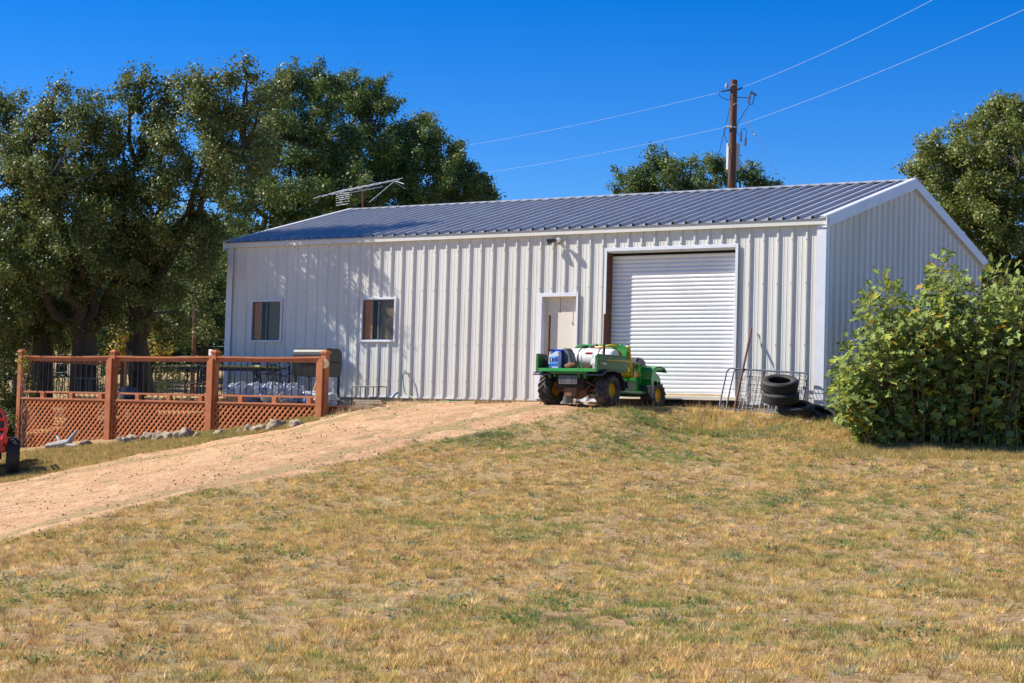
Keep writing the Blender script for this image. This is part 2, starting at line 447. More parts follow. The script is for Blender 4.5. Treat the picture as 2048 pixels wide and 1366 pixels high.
M['ground'] = groundmat(); M['road'] = roadmat()

# ------------------------------------------------------------------ ground and road
def axis(core0, core1, step, far0, far1):
    a = list(np.arange(core0, core1 + step / 2, step)); s = step; x = core1
    while x < far1: s *= 1.12; x += s; a.append(x)
    s = step; x = core0; pre = []
    while x > far0: s *= 1.12; x -= s; pre.append(x)
    return np.array(pre[::-1] + a)
gx = axis(-6, 33, .14, -420, 420); gy = axis(-25, 1.0, .14, -120, 520)
GX, GY = np.meshgrid(gx, gy)
GZ = terr(GX.ravel(), GY.ravel())
nx, ny = len(gx), len(gy)
ii, jj = np.meshgrid(np.arange(nx - 1), np.arange(ny - 1))
b0 = (jj * nx + ii).ravel()
F = np.stack([b0, b0 + 1, b0 + 1 + nx, b0 + nx], 1)
go = npmesh('ground', np.stack([GX.ravel(), GY.ravel(), GZ], 1), F, M['ground'])
go.data.polygons.foreach_set('use_smooth', np.ones(len(F), bool))
tag(go, kind='structure')

up_e = [(-330,35),(0,36),(150,37),(330,37),(450,37),(620,36.6),(700,37.2),(760,38)]
lo_e = [(-330,24.2),(0,25),(150,26),(300,27),(450,28),(600,29),(720,30.3),(830,31.5),(900,32.1),(1000,32.8),(1100,33.2),(1180,33.5),(1260,33.8),(1330,34.4)]
UE = [(at(p, 860, t=t).x, at(p, 860, t=t).y) for p, t in up_e] + [(6.2,-.25),(8,-.1),(14.6,-.1)]
LE = [(at(p, 860, t=t).x, at(p, 860, t=t).y) for p, t in lo_e] + [(13.9,-1.2),(15.2,-.7)]
POLY = np.array(UE + LE[::-1])
def road_sd(x, y):
    """signed distance to the road outline, positive inside"""
    x = np.atleast_1d(x); y = np.atleast_1d(y)
    d = np.full(x.shape, 1e9); ins = np.zeros(x.shape, bool)
    for i in range(len(POLY)):
        a = POLY[i]; b = POLY[(i + 1) % len(POLY)]; e = b - a
        t = np.clip(((x - a[0]) * e[0] + (y - a[1]) * e[1]) / (e @ e), 0, 1)
        d = np.minimum(d, np.hypot(x - a[0] - t * e[0], y - a[1] - t * e[1]))
        c = ((a[1] > y) != (b[1] > y)) & (x < (b[0] - a[0]) * (y - a[1]) / (b[1] - a[1] + 1e-12) + a[0])
        ins ^= c
    return np.where(ins, d, -d)
rx = np.arange(-17, 15.6, .13); ry = np.arange(-23, .3, .13)
RX, RY = np.meshgrid(rx, ry); RX = RX.ravel(); RY = RY.ravel()
sd0 = road_sd(RX, RY)
sd = sd0 + .5 * (vnoise(RX, RY, 1.1, 5) - .5) + .35 * (vnoise(RX, RY, 3.7, 6) - .5)
rutd = np.exp(-((sd0-.85)/.28)**2)
RZ = terr(RX, RY) - .03*rutd + np.clip(sd * .05, -.03, .010) + .03 * (vnoise(RX, RY, 3.1, 8) - .5) + .02 * (vnoise(RX, RY, 7, 9) - .5)
n1, n2 = len(rx), len(ry)
ii, jj = np.meshgrid(np.arange(n1 - 1), np.arange(n2 - 1)); b0 = (jj * n1 + ii).ravel()
F = np.stack([b0, b0 + 1, b0 + 1 + n1, b0 + n1], 1)
F = F[(sd[F] > -.35).all(1)]
used = np.unique(F); rem = np.zeros(len(RX), int); rem[used] = np.arange(len(used))
ro = npmesh('road', np.stack([RX, RY, RZ], 1)[used], rem[F], M['road'])
ro.data.polygons.foreach_set('use_smooth', np.ones(len(F), bool))
tag(ro, kind='structure')

# ------------------------------------------------------------------ the metal building
L, W, HE, HR = 15.24, 9.22, 3.59, 4.88
bld = thing('metal_building', (L/2, W/2, 0), 'long cream ribbed metal workshop with low pitched roof and roller door', 'building')
openings = [(.76,1.67,1.25,2.19), (4.05,4.98,1.25,2.19), (8.86,9.70,0.0,2.17), (10.42,13.36,.16,3.09)]
def rib_profile(x0, x1, start):
    """trapezoid ribs every 0.3048 m with two small stiffeners between; returns (x, depth)"""
    pts = [(x0, 0)]; x = start
    while x < x1 - .04:
        if x - .04 > x0: 
            pts += [(x-.04,0),(x-.018,.038),(x+.018,.038),(x+.04,0)]
            for q in (.115, .19):
                if x + q + .012 < x1: pts += [(x+q-.012,0),(x+q-.005,.004),(x+q+.005,.004),(x+q+.012,0)]
        x += .3048
    pts.append((x1, 0)); return pts
def panel(mb, prof, zlo, ztop, holes, place):
    cuts = sorted({h[0] for h in holes} | {h[1] for h in holes})
    pr = [prof[0]]
    for a, b in zip(prof, prof[1:]):
        for c in cuts:
            if a[0] < c < b[0]: pr.append((c, a[1] + (b[1]-a[1]) * (c-a[0]) / (b[0]-a[0])))
        pr.append(b)
    for a, b in zip(pr, pr[1:]):
        mid = (a[0] + b[0]) / 2; segs = [(zlo, None)]
        for h in holes:
            if h[0] <= mid <= h[1]:
                segs = ([(zlo, h[2])] if h[2] > zlo + .01 else []) + [(h[3], None)]
        for z0, z1 in segs:
            ta = z1 if z1 is not None else ztop(a[0]); tb = z1 if z1 is not None else ztop(b[0])
            mb.add([place(a[0], a[1], z0), place(b[0], b[1], z0), place(b[0], b[1], tb), place(a[0], a[1], ta)], [(0,1,2,3)])
mb = MB(); panel(mb, rib_profile(0, L, .24), 0, lambda x: HE, openings, lambda x, d, z: (x, -d, z))
for zz in (.35, 1.15, 2.35, 3.2):
    x = .24
    while x < L - .05:
        if not any(h[0]-.05 < x < h[1]+.05 and h[2]-.05 < zz < h[3]+.05 for h in openings):
            mb.box((x-.007,-.046,zz-.007),(x+.007,-.037,zz+.007), 1)
        x += .3048
mb.build('front_wall', [M['cream'], M['galv']], bld)
gt = lambda y: HE + (HR - HE) * (1 - abs(y - W/2) / (W/2)) - .02
def gprof(W0):
    p = rib_profile(0, W0, .2)
    return sorted(p + [(W0/2, 0)]) if all(abs(q[0]-W0/2) > .04 for q in p) else p
mb = MB(); panel(mb, rib_profile(0, W, .2), 0, gt, [], lambda x, d, z: (L + d, x, z)); mb.build('gable_wall', M['cream'], bld)
mb = MB(); panel(mb, rib_profile(0, W, .2), 0, gt, [], lambda x, d, z: (-d, x, z)); mb.build('gable_wall', M['cream'], bld)
mb = MB(); panel(mb, rib_profile(0, L, .24), 0, lambda x: HE, [], lambda x, d, z: (x, W + d, z)); mb.build('rear_wall', M['cream'], bld)
# base trim and foundation
mb = MB(); mb.box((.03,.02,-.75),(L-.03,W-.02,-.005)); mb.build('foundation', M['concrete'], bld, bevel=.01)
for a_, b_ in (((0,-.012,-.03),(8.77,.02,.012)), ((9.76,-.012,-.03),(10.3,.02,.012)), ((13.46,-.012,-.03),(L-.02,.02,.012)), ((L-.02,0,-.03),(L+.045,W,.012))):
    mb = MB(); mb.box(a_, b_); mb.build('base_trim', M['trim'], bld)
# corner trims
for cx, cy in ((L,0),(0,0)):
    mb = MB(); s = 1 if cx else -1
    a0, a1 = (cx-.15, cx+.050) if cx else (cx-.050, cx+.13)
    mb.box((a0,-.053,-.05),(a1,-.041,HE-.02))
    xa, xb = (cx+.041, cx+.053) if cx else (cx-.053, cx-.041)
    mb.box((xa,-.041,-.05),(xb,.11,HE-.02))
    mb.build('corner_trim', M['trim'], bld, bevel=.004)
# roof: two ribbed slopes
OV = .12
sl_len = math.hypot(W/2 + OV, (HR-HE) * (W/2+OV) / (W/2))
def roof_pt(x, s, d, side):
    k = (HR - HE) / (W/2); n = Vector((0, -k, 1)).normalized() if side == 0 else Vector((0, k, 1)).normalized()
    y = -OV + s * (W/2 + OV)
    z = HE + .03 + (y) * k
    p = Vector((x, y if side == 0 else W - y, z)) + n * d
    return p
for side in (0, 1):
    mb = MB(); pr = rib_profile(-.10, L + .10, .09)
    for a, b in zip(pr, pr[1:]):
        mb.add([roof_pt(a[0],0,a[1]*1.6,side), roof_pt(b[0],0,b[1]*1.6,side), roof_pt(b[0],1,b[1]*1.6,side), roof_pt(a[0],1,a[1]*1.6,side)], [(0,1,2,3)])
    # closed underside
    mb.add([roof_pt(-.10,0,-.02,side), roof_pt(L+.10,0,-.02,side), roof_pt(L+.10,1,-.02,side), roof_pt(-.10,1,-.02,side)], [(0,1,2,3)])
    mb.build('roof_slope', M['roof'], bld)
mb = MB(); k = (HR-HE)/(W/2)
for sgn in (-1, 1):
    mb.prism([(-.12, W/2, HR+.085), (-.12, W/2+sgn*.18, HR+.085-.18*k), (-.12, W/2+sgn*.18, HR+.073-.18*k), (-.12, W/2, HR+.073)], (0,0,0), (L+.24,0,0))
mb.build('ridge_cap', M['roof'], bld)
# eave trim (box fascia) front and rear
for ys in (0, 1):
    mb = MB(); y0 = -OV + .02 if ys == 0 else W + OV - .035; y1 = y0 + .015
    mb.box((-.12, y0, HE-.12), (L+.12, y1, HE+.0))
    ya, yb = (y1, 0.0) if ys == 0 else (W, y0)
    mb.box((-.12, ya, HE-.12), (L+.12, yb, HE-.108))
    mb.build('eave_trim', M['cream'], bld, bevel=.003)
# rake trims
for xs in (0, 1):
    mb = MB()
    x0 = L + .085 if xs else -.105
    for side in (0, 1):
        def q(s, z): 
            p = roof_pt(0, s, 0, side); return (x0, p.y, p.z + z)
        mb.prism([q(-.01,-.17), q(1,-.17), q(1,.055), q(-.01,.055)], (0,0,0), (.02,0,0))
        def q2(s, z):
            p = roof_pt(0, s, 0, side); return (x0 - (.12 if xs else -.02), p.y, p.z + z)
        mb.prism([q2(-.012,.048), q2(1,.048), q2(1,.062), q2(-.012,.062)], (0,0,0), (.12,0,0))
        def q3(s, z):
            p = roof_pt(0, s, 0, side); return (x0 - (.085 if xs else -.02), p.y, p.z + z)
        mb.prism([q3(-.01,-.168), q3(1,-.168), q3(1,-.155), q3(-.01,-.155)], (0,0,0), (.085,0,0))
    mb.build('rake_trim', M['trim'], bld, bevel=.002)
# windows
def window(h, kind):
    x0, x1, z0, z1 = h
    fr = MB(); w_ = .045
    fr.box((x0-.03,-.062,z0-.03),(x0+w_-.03,.05,z1+.03)); fr.box((x1-w_+.03,-.062,z0-.03),(x1+.03,.05,z1+.03))
    fr.box((x0+w_-.03,-.060,z0-.03),(x1-w_+.03,.05,z0-.03+w_)); fr.box((x0+w_-.03,-.060,z1+.03-w_),(x1-w_+.03,.05,z1+.03))
    f = fr.build('window', M['trim'], bld, bevel=.004)
    xm = (x0+x1)/2
    sh = MB(); sh.box((xm-.018,-.03,z0+.015),(xm+.018,.02,z1-.015))
    for a, b in ((x0+.015, xm-.018), (xm+.018, x1-.015)):
        sh.box((a,-.012,z0+.015),(b,.012,z0+.035)); sh.box((a,-.012,z1-.035),(b,.012,z1-.015))
        sh.box((a,-.012,z0+.035),(a+.016,.012,z1-.035)); sh.box((b-.016,-.012,z0+.035),(b,.012,z1-.035))
    sh.build('sash', M['galv'], f)
    g = MB(); g.add([(x0+.03,.001,z0+.03),(xm-.02,.001,z0+.03),(xm-.02,.001,z1-.03),(x0+.03,.001,z1-.03)],[(0,1,2,3)]); g.build('pane', M['glass'], f)
    g = MB(); g.add([(xm+.02,-.004,z0+.03),(x1-.03,-.004,z0+.03),(x1-.03,-.004,z1-.03),(xm+.02,-.004,z1-.03)],[(0,1,2,3)]); g.build('pane', M['glass'], f)
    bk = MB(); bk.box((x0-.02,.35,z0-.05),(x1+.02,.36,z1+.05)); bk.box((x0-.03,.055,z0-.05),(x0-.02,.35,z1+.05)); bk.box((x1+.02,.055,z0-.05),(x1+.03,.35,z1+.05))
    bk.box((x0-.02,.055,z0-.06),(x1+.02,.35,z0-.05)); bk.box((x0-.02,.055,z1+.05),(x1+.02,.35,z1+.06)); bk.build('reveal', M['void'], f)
    pl = MB()
    for i in range(7): 
        a = x0+.02 + i*.035; pl.box((a,.022+.008*(i%2),z0),(a+.033,.030+.008*(i%2),z1))
    pl.build('curtain', M['ply'], f)
    bl = MB(); z = z0 + .01
    while z < z1 - .01: bl.box((xm+.01,.03,z),(x1-.0,.05,z+.004), rot=Matrix.Rotation(.5,3,'X')); z += .0235
    bl.build('blind', M['blind'], f)
    return f
window(openings[0], 0); window(openings[1], 1)
# man door
x0,x1,z0,z1 = openings[2]
fr = MB(); fr.box((x0-.09,-.052,0),(x0,-.036,z1+.08)); fr.box((x1,-.052,0),(x1+.05,-.036,z1+.08)); fr.box((x0,-.052,z1),(x1,-.036,z1+.08))
fr.box((x0-.012,-.036,0),(x0,.15,z1)); fr.box((x1,-.036,0),(x1+.012,.15,z1)); fr.box((x0,-.036,z1),(x1,.15,z1+.012))
fr.build('door_frame', M['trim'], bld, bevel=.003)
d = MB(); d.box((x0+.05,.10,.01),(x1-.012,.14,z1-.03)); dd = d.build('door', M['doorpaint'], bld, bevel=.004)
j = MB(); j.box((x0,.08,.0),(x0+.05,.15,z1)); j.box((x0+.05,.08,z1-.03),(x1,.15,z1)); j.build('door_jamb', M['doorpaint'], dd)
k = MB(); k.lathe([(0,-.06),(.022,-.055),(.028,-.03),(.012,-.012),(.012,0)], (x1-.08,.10,1.0), (0,1,0), 12); k.box((x1-.1,.092,.95),(x1-.06,.10,1.08)); k.build('door_knob', M['galv'], dd)
h = MB(); h.tube([(x0+.44,-.02,z1-.02),(x0+.44,-.02,z1-.30)], .006, 6); h.box((x0+.425,-.03,z1-.34),(x0+.455,-.01,z1-.30)); h.build('door_hook', M['rust'], dd)
# roller door
x0,x1,z0,z1 = openings[3]; RD = .20
fr = MB(); fr.box((x0-.06,-.054,-.05),(x0,-.036,z1+.07)); fr.box((x1,-.054,-.05),(x1+.06,-.036,z1+.07)); fr.box((x0,-.054,z1),(x1,-.036,z1+.07))
fr.box((x1,-.036,-.05),(x1+.012,RD,z1)); fr.build('roller_door_frame', M['trim'], bld, bevel=.003)
jb = MB(); jb.box((x0-.012,-.036,-.05),(x0+.012,RD,z1)); jb.build('roller_door_jamb', M['rust'], bld, bevel=.004)
hd_ = MB(); hd_.box((x0+.012,-.03,z1-.03),(x1,RD,z1)); hd_.build('door_header', M['cream'], bld)
sl_ = MB(); pitch = .083; nz_ = int((z1 - z0 - .05) / pitch); cur = []
for i in range(nz_):
    zb = z0 + .03 + i * pitch
    for q_, dpt in ((0,.0),(.05,-.004),(.10,-.016),(.30,-.026),(.55,-.029),(.75,-.026),(.92,-.014),(.97,0.004)):
        cur.append((RD + dpt, zb + q_ * pitch))
cur.append((RD, z0 + .03 + nz_ * pitch))
v = [(x0+.0, y, z) for y, z in cur] + [(x1, y, z) for y, z in cur]; kk = len(cur)
sl_.add(v, [(i, i+1, kk+i+1, kk+i) for i in range(kk-1)], sm=False)
sl_.box((x0+.02,RD-.03,z0-.03),(x1-.005,RD+.01,z0+.03))
rd = sl_.build('roller_door', M['roller'], bld)
sil = MB(); sil.box((x0-.1,-.28,.04),(x1+.2,.26,.12)); sil.build('door_sill', M['doorpaint'], bld, bevel=.006)
vd = MB(); vd.box((x0,-.20,-.4),(x1+.1,.22,.04)); vd.build('sill_gap_shade', M['void'], bld)  # near-black box stands in for the shade in the gap below the sill
# added dark inner sheet so that no light leaks through openings
ln = MB(); ln.box((.06,RD+.08,0),(L-.06,RD+.10,HE-.05)); ln.build('light_stop_sheet', M['void'], bld)
# flood light on the wall
fl = thing('flood_light', (9.25,-.03,3.33), 'twin-headed security flood light on the wall above the small door', 'lamp')
m1 = MB(); m1.lathe([(0,0),(.05,.0),(.05,.03),(.02,.035),(0,.035)], (9.21,-.035,3.37), (0,-1,0), 14); m1.tube([(9.21,-.06,3.37),(9.12,-.13,3.35)], .012, 6); m1.tube([(9.21,-.06,3.37),(9.28,-.13,3.36)], .012, 6); m1.build('mount', M['dark'], fl)
def head(p, dr, mm):
    h = MB(); h.lathe([(0,-.08),(.03,-.075),(.045,-.04),(.05,0),(.065,.05),(.07,.085),(.064,.085),(.045,.05),(0,.045)], p, dr, 16); return h.build('lamp_head', mm, fl)
head((9.11,-.15,3.34), (-.8,-.5,-.25), M['dark']); head((9.31,-.17,3.35), (.7,-.5,-.45), M['chrome'])

# ------------------------------------------------------------------ deck with railing and lattice
DX0, DX1, DY, DZ = -3.70, 5.45, -3.0, -.24
deck = thing('wooden_deck', (DX0, DY, tz(DX0, DY)), 'redwood stained deck with black balusters and orange lattice skirting', 'deck')
fb = MB(); y = DY + .08
while y < .35:
    xe = DX1 if y < -.1 else -.1
    fb.box((DX0+.02, y, DZ-.035+rnd.uniform(-.002,.002)), (xe, min(y+.137,-.06) if y < -.1 and y+.137 > -.06 else y+.137, DZ)); y += .145
fb.build('deck_boards', M['board'], deck)
jb = MB()
for i in range(16):
    x = DX0 + .1 + i * (DX1-DX0-.2)/15; jb.box((x-.02,DY+.06,DZ-.18),(x+.02,-.05,DZ-.037))
jb.build('joists', M['redwood'], deck)
px_ = [DX0, DX0 + 3.05, DX0 + 6.1, DX1]
def post(x, y, top=.80, w_=.125, diag=True):
    zb = tz(x, y) - .15
    b = MB(); b.box((x-w_/2,y-w_/2,zb),(x+w_/2,y+w_/2,top)); p = b.build('post', M['redwood'], deck, bevel=.006)
    c = MB(); c.box((x-.075,y-.075,top),(x+.075,y+.075,top+.03)); c.box((x-.085,y-.085,top+.03),(x+.085,y+.085,top+.055))
    c.add([(x-.085,y-.085,top+.055),(x+.085,y-.085,top+.055),(x+.085,y+.085,top+.055),(x-.085,y+.085,top+.055),(x-.03,y-.03,top+.09),(x+.03,y-.03,top+.09),(x+.03,y+.03,top+.09),(x-.03,y+.03,top+.09)],
          [(0,1,5,4),(1,2,6,5),(2,3,7,6),(3,0,4,7),(4,5,6,7)])
    c.build('post_cap', M['redwood'], p)
    return p
for i, x in enumerate(px_): post(x, DY - .02)
post(DX0, .3)
# braces in front of the posts: a second board carries the rail
for x in px_[1:]:
    b = MB(); zb = tz(x, DY) - .1
    b.prism([(x-.15,DY-.135,zb),(x+.02,DY-.135,zb),(x+.02,DY-.135,.70),(x-.08,DY-.135,.70),(x-.15,DY-.135,.62)], (0,0,0), (0,.05,0)); b.build('post_facing', M['redwood'], deck, bevel=.004)
for i in range(3):
    a, b_ = px_[i] + .0625, px_[i+1] - .0625
    sag = [0, -.012, -.018, -.012, 0]; n = 4
    r_ = MB()
    for q_ in range(n):
        xa = a + (b_-a)*q_/n; xb = a + (b_-a)*(q_+1)/n
        r_.beam((xa-.06 if q_ == 0 else xa, DY, .74+sag[q_]), (xb+.06 if q_ == n-1 else xb, DY, .74+sag[q_+1]), .14, .035)
    r_.build('top_rail', M['redwood'], deck)
    r_ = MB(); r_.box((a, DY-.02, .63), (b_, DY+.02, .712)); r_.build('sub_rail', M['redwood'], deck, bevel=.003)
    r_ = MB(); r_.box((a, DY-.045, -.115), (b_, DY+.045, -.075)); r_.build('bottom_rail', M['redwood'], deck, bevel=.003)
    r_ = MB(); r_.box((a, DY-.075, DZ-.03), (b_, DY-.015, DZ+.01)); r_.build('skirt_rail', M['redwood'], deck, bevel=.003)
    for q_ in range(3):
        xx = a + (b_-a)*(q_+.75)/3.1; bk = MB(); bk.box((xx-.06,DY-.055,DZ-.02),(xx+.06,DY+.04,-.115)); bk.build('block', M['redwood'], deck, bevel=.004)
    nb = 16
    for q_ in range(nb):
        xx = a + (b_-a)*(q_+.7)/(nb+.4); bb = MB(); bb.tube([(xx,DY,-.08),(xx,DY,.64)], .011, 8); bb.build('baluster', M['black'], deck)
    # lattice sheet
    lt = MB(); za = DZ - .01; z_lo = -1.75; sw = .043; sp_ = .145
    c = -4.0
    while c < 8:
        for sgn, yy in ((1, DY-.052), (-1, DY-.062+.022)):
            # line z = z_lo + sgn*(x - xo)
            xo = a + c if sgn == 1 else a + c + 0.06
            t0, t1 = 0.0, za - z_lo
            # x = xo + sgn*t, z = z_lo + t
            lo, hi = t0, t1
            if sgn == 1: lo = max(lo, a - xo); hi = min(hi, b_ - xo)
            else: lo = max(lo, xo - b_); hi = min(hi, xo - a)
            if hi - lo > .03:
                p = Vector((xo+sgn*lo, yy, z_lo+lo)); q = Vector((xo+sgn*hi, yy, z_lo+hi)); dd_ = (q-p).normalized(); nn = Vector((-dd_.z,0,dd_.x)) * sw/2
                if q.z > tz(q.x, DY) - .15:
                    lt.prism([p-nn, q-nn, q+nn, p+nn], (0,0,0), (0,.008,0))
        c += sp_
    lt.build('lattice_panel', M['lattice'], deck)
# side rail at the far left end
r_ = MB(); r_.box((DX0-.06, DY+.06, .725), (DX0+.06, .24, .76)); r_.build('top_rail', M['redwood'], deck)
r_ = MB(); r_.box((DX0-.02, DY+.06, .63), (DX0+.02, .24, .71)); r_.build('sub_rail', M['redwood'], deck)
r_ = MB(); r_.box((DX0-.04, DY+.06, -.115), (DX0+.04, .24, -.075)); r_.build('bottom_rail', M['redwood'], deck)
for q_ in range(17):
    yy = DY + .2 + q_*.18; bb = MB(); bb.tube([(DX0,yy,-.08),(DX0,yy,.64)], .011, 8); bb.build('baluster', M['black'], deck)
# step at the right end
sb = MB(); sb.box((DX1+.08,-2.7,-.55),(DX1+.12,-.3,-.27)); sb.build('end_board', M['redwood'], deck, bevel=.004)
# wooden disc on the post
p0 = at(658,716,Y=DY-.1)
dm = MB(); dm.lathe([(0,0),(.09,.0),(.095,.012),(.09,.024),(.075,.026),(0,.022)], (DX1+.06,DY-.09,.60), (.25,-.9,0), 24)
tag(dm.build('wood_disc', M['endgrain'], loc=(DX1+.06,DY-.09,.60)), 'round pale wooden disc fixed to the right end post of the deck', 'disc')
# chain under it
ch = MB()
for i in range(16):
    z = .28 - i*.032; o_ = .006 if i % 2 else 0
    ch.tube([(DX1+.1+o_*2*math.cos(a_)+ (.008*math.cos(a_)),DY-.06+(.008*math.cos(a_)),z+.02*math.sin(a_)) for a_ in [k_*math.pi/3 for k_ in range(6)]], .0035, 4, closed=True)
tag(ch.build('chain', M['galv'], loc=(DX1+.1,DY-.06,.28)), 'thin metal chain hanging beside the right end post of the deck', 'chain')

# ------------------------------------------------------------------ things on the deck
def G(px, py, Y): return at(px, py, Y=Y)
# barbecue grill
gx0 = G(603,700,-1.3).x; gx1 = G(668,700,-1.3).x
gb = thing('barbecue_grill', ((gx0+gx1)/2,-1.3,DZ), 'big black lidded barbecue grill on legs behind the deck end post', 'grill')
def hood(mb, x0, x1, y0, y1, z0, z1):
    r = .14; prof = [(y0,z0),(y0,z1-r)] + [(y0+r-r*math.cos(a), z1-r+r*math.sin(a)) for a in (math.pi/8*k for k in range(1,5))] + [(y1-r+r*math.sin(a), z1-r+r*math.cos(a)) for a in (math.pi/8*k for k in range(0,5))] + [(y1,z0)]
    mb.prism([(x0,y,z) for y, z in prof], (0,0,0), (x1-x0,0,0), sm=False)
z_ = G(640,697,-1.3).z
m1 = MB(); hood(m1, gx0, gx1, -1.6, -1.0, z_-.30, z_); m1.build('lid', M['black'], gb, bevel=.01)
m1 = MB(); m1.prism([(gx0-.01,-1.62,z_-.305),(gx0-.01,-.98,z_-.305),(gx0-.01,-1.05,z_-.62),(gx0-.01,-1.55,z_-.62)],(0,0,0),(gx1-gx0+.02,0,0)); m1.build('firebox', M['black'], gb, bevel=.01)
for xx in (gx0+.04, gx1-.04):
    for yy in (-1.55,-1.05):
        m1 = MB(); m1.box((xx-.022,yy-.022,DZ),(xx+.022,yy+.022,z_-.6)); m1.build('leg', M['black'], gb)
m1 = MB(); m1.box((gx0+.06,-1.53,DZ+.22),(gx1-.06,-1.07,DZ+.24)); m1.build('shelf', M['black'], gb)
m1 = MB(); m1.tube([(gx0+.12,-1.605,z_-.25),(gx0+.12,-1.66,z_-.25),(gx1-.12,-1.66,z_-.25),(gx1-.12,-1.605,z_-.25)], .012, 8); m1.build('handle', M['galv'], gb)
# patio table with pale top
a = G(372,735,-.9); b = G(545,735,-.9)
tb = thing('patio_table', ((a.x+b.x)/2,-.9,DZ), 'long patio table with pale yellow top and black curled iron legs on the deck', 'table')
zt = G(460,733,-.9).z
m1 = MB(); m1.box((a.x,-1.3,zt-.03),(b.x,-.5,zt+.02)); m1.build('table_top', M['yboard'], tb, bevel=.01)
m1 = MB(); m1.box((a.x+.05,-1.25,zt-.09),(b.x-.05,-.55,zt-.032)); m1.build('table_frame', M['iron'], tb)
for sx in (a.x+.25, b.x-.25):
    for sy in (-1.15,-.65):
        m1 = MB(); m1.tube([(sx,sy,zt-.08),(sx+.06,sy,zt-.25),(sx-.03,sy,zt-.45),(sx+.05,sy,DZ+.01)], .016, 6); m1.tube([(sx+.06,sy,zt-.25),(sx+.12,sy,zt-.2),(sx+.11,sy,zt-.13),(sx+.05,sy,zt-.12)], .009, 5); m1.build('leg', M['iron'], tb)
# woven iron chairs
def patio_chair(px, Y, label, rz):
    p = G(px, 790, Y)
    t = thing('patio_chair', (p.x, Y, DZ), label, 'chair', 'black iron patio chairs on the deck', rz)
    s = MB(); s.box((-.24,-.22,.40),(.24,.24,.43)); s.build('seat', M['iron'], t, local=True, bevel=.01)
    bk = MB(); bk.tube([(-.24,.24,.42),(-.26,.30,.9),(-.15,.32,.98),(.15,.32,.98),(.26,.30,.9),(.24,.24,.42)], .016, 6)
    for k in range(6):
        zz = .5 + k*.08
        bk.tube([(-.245,.26+k*.008,zz),(-.12,.30,zz+.05*(1 if k%2 else -1)),(0,.29,zz),(.12,.30,zz-.05*(1 if k%2 else -1)),(.245,.26+k*.008,zz)], .011, 5)
    for k in range(5):
        xx = -.2+k*.1; bk.tube([(xx,.26,.43),(xx+.05*(1 if k%2 else -1),.29,.6),(xx-.03,.3,.8),(xx,.32,.97)], .011, 5)
    bk.build('backrest', M['iron'], t, local=True)
    for sx in (-.22,.22):
        for sy in (-.2,.24):
            l = MB(); l.tube([(sx,sy,.41),(sx*1.1,sy*1.1,0)], .014, 6); l.build('leg', M['iron'], t, local=True)
        l = MB(); l.tube([(sx,.27,.68),(sx*1.15,0,.70),(sx*1.15,-.2,.66),(sx,-.2,.42)], .014, 6); l.build('armrest', M['iron'], t, local=True)
    return t
patio_chair(565, -1.55, 'black woven iron chair between the table and the grill, nearer to the grill', math.radians(200))
patio_chair(535, -.75, 'black woven iron chair by the right end of the patio table', math.radians(150))
patio_chair(400, -1.6, 'black iron chair in front of the left end of the patio table', math.radians(10))
# plastic wrapped bundles
def blob(name, c, r, m, seed, n=3, disp=.18, fr=2.2, loc=True):
    bm = bmesh.new(); bmesh.ops.create_icosphere(bm, subdivisions=n, radius=1)
    from mathutils import noise as mn
    for v in bm.verts:
        d = v.co.normalized(); k = 1 + disp * mn.noise(d * fr + Vector((seed, seed*.7, 0))) * 2
        v.co = Vector((d.x*r[0]*k, d.y*r[1]*k, d.z*r[2]*k))
    me = bpy.data.meshes.new(name); bm.to_mesh(me); bm.free(); me.materials.append(m)
    for p in me.polygons: p.use_smooth = True
    o = bpy.data.objects.new(name, me); COL.objects.link(o); o.location = c; WM[o.name] = Matrix.Translation(Vector(c)); return o
bun = ['crinkled silver plastic-wrapped bundle at the left end of the row on the deck', 'second silver plastic-wrapped bundle from the left on the deck',
       'third silver plastic-wrapped bundle from the left on the deck', 'silver plastic-wrapped bundle at the right end of the row on the deck']
for i, px in enumerate((477, 512, 545, 582)):
    p = G(px, 790, -2.35)
    o = blob('wrapped_bundle', (p.x, -2.3, DZ+.20), (.20,.42,.25), M['film'], i*3.1, 5, .13, 4.5)
    tag(o, bun[i], 'bundle', 'plastic wrapped bundles on the deck')
p = G(610, 790, -2.3); o = blob('plastic_sheet', (p.x+.05, -1.9, DZ+.12), (.48,.4,.17), M['film'], 9, 4, .2, 2.4)
tag(o, 'flat crumpled clear plastic sheet under the grill on the deck', 'plastic sheet')
# stacked pallets / planks by the lattice
for i, (px, ll, lab) in enumerate(((180,.9,'short stack of pale planks on the deck near the left lattice panel'), (340,1.3,'long stack of pale planks on the deck behind the middle lattice panel'), (455,.8,'small pallet of pale planks on the deck beside the wrapped bundles'))):
    p = G(px, 800, -2.75); m1 = MB()
    for k in range(2):
        for q_ in range(6): m1.box((p.x-ll/2+q_*ll/6,-2.9,DZ+.012+k*.055),(p.x-ll/2+q_*ll/6+ll/8,-2.2,DZ+.032+k*.055))
        m1.box((p.x-ll/2,-2.85,DZ+.032+k*.055),(p.x+ll/2,-2.78,DZ+.066+k*.055)); m1.box((p.x-ll/2,-2.4,DZ+.032+k*.055),(p.x+ll/2,-2.32,DZ+.066+k*.055))
    tag(m1.build('plank_stack', M['endgrain'], loc=(p.x,-2.6,DZ)), lab, 'planks')
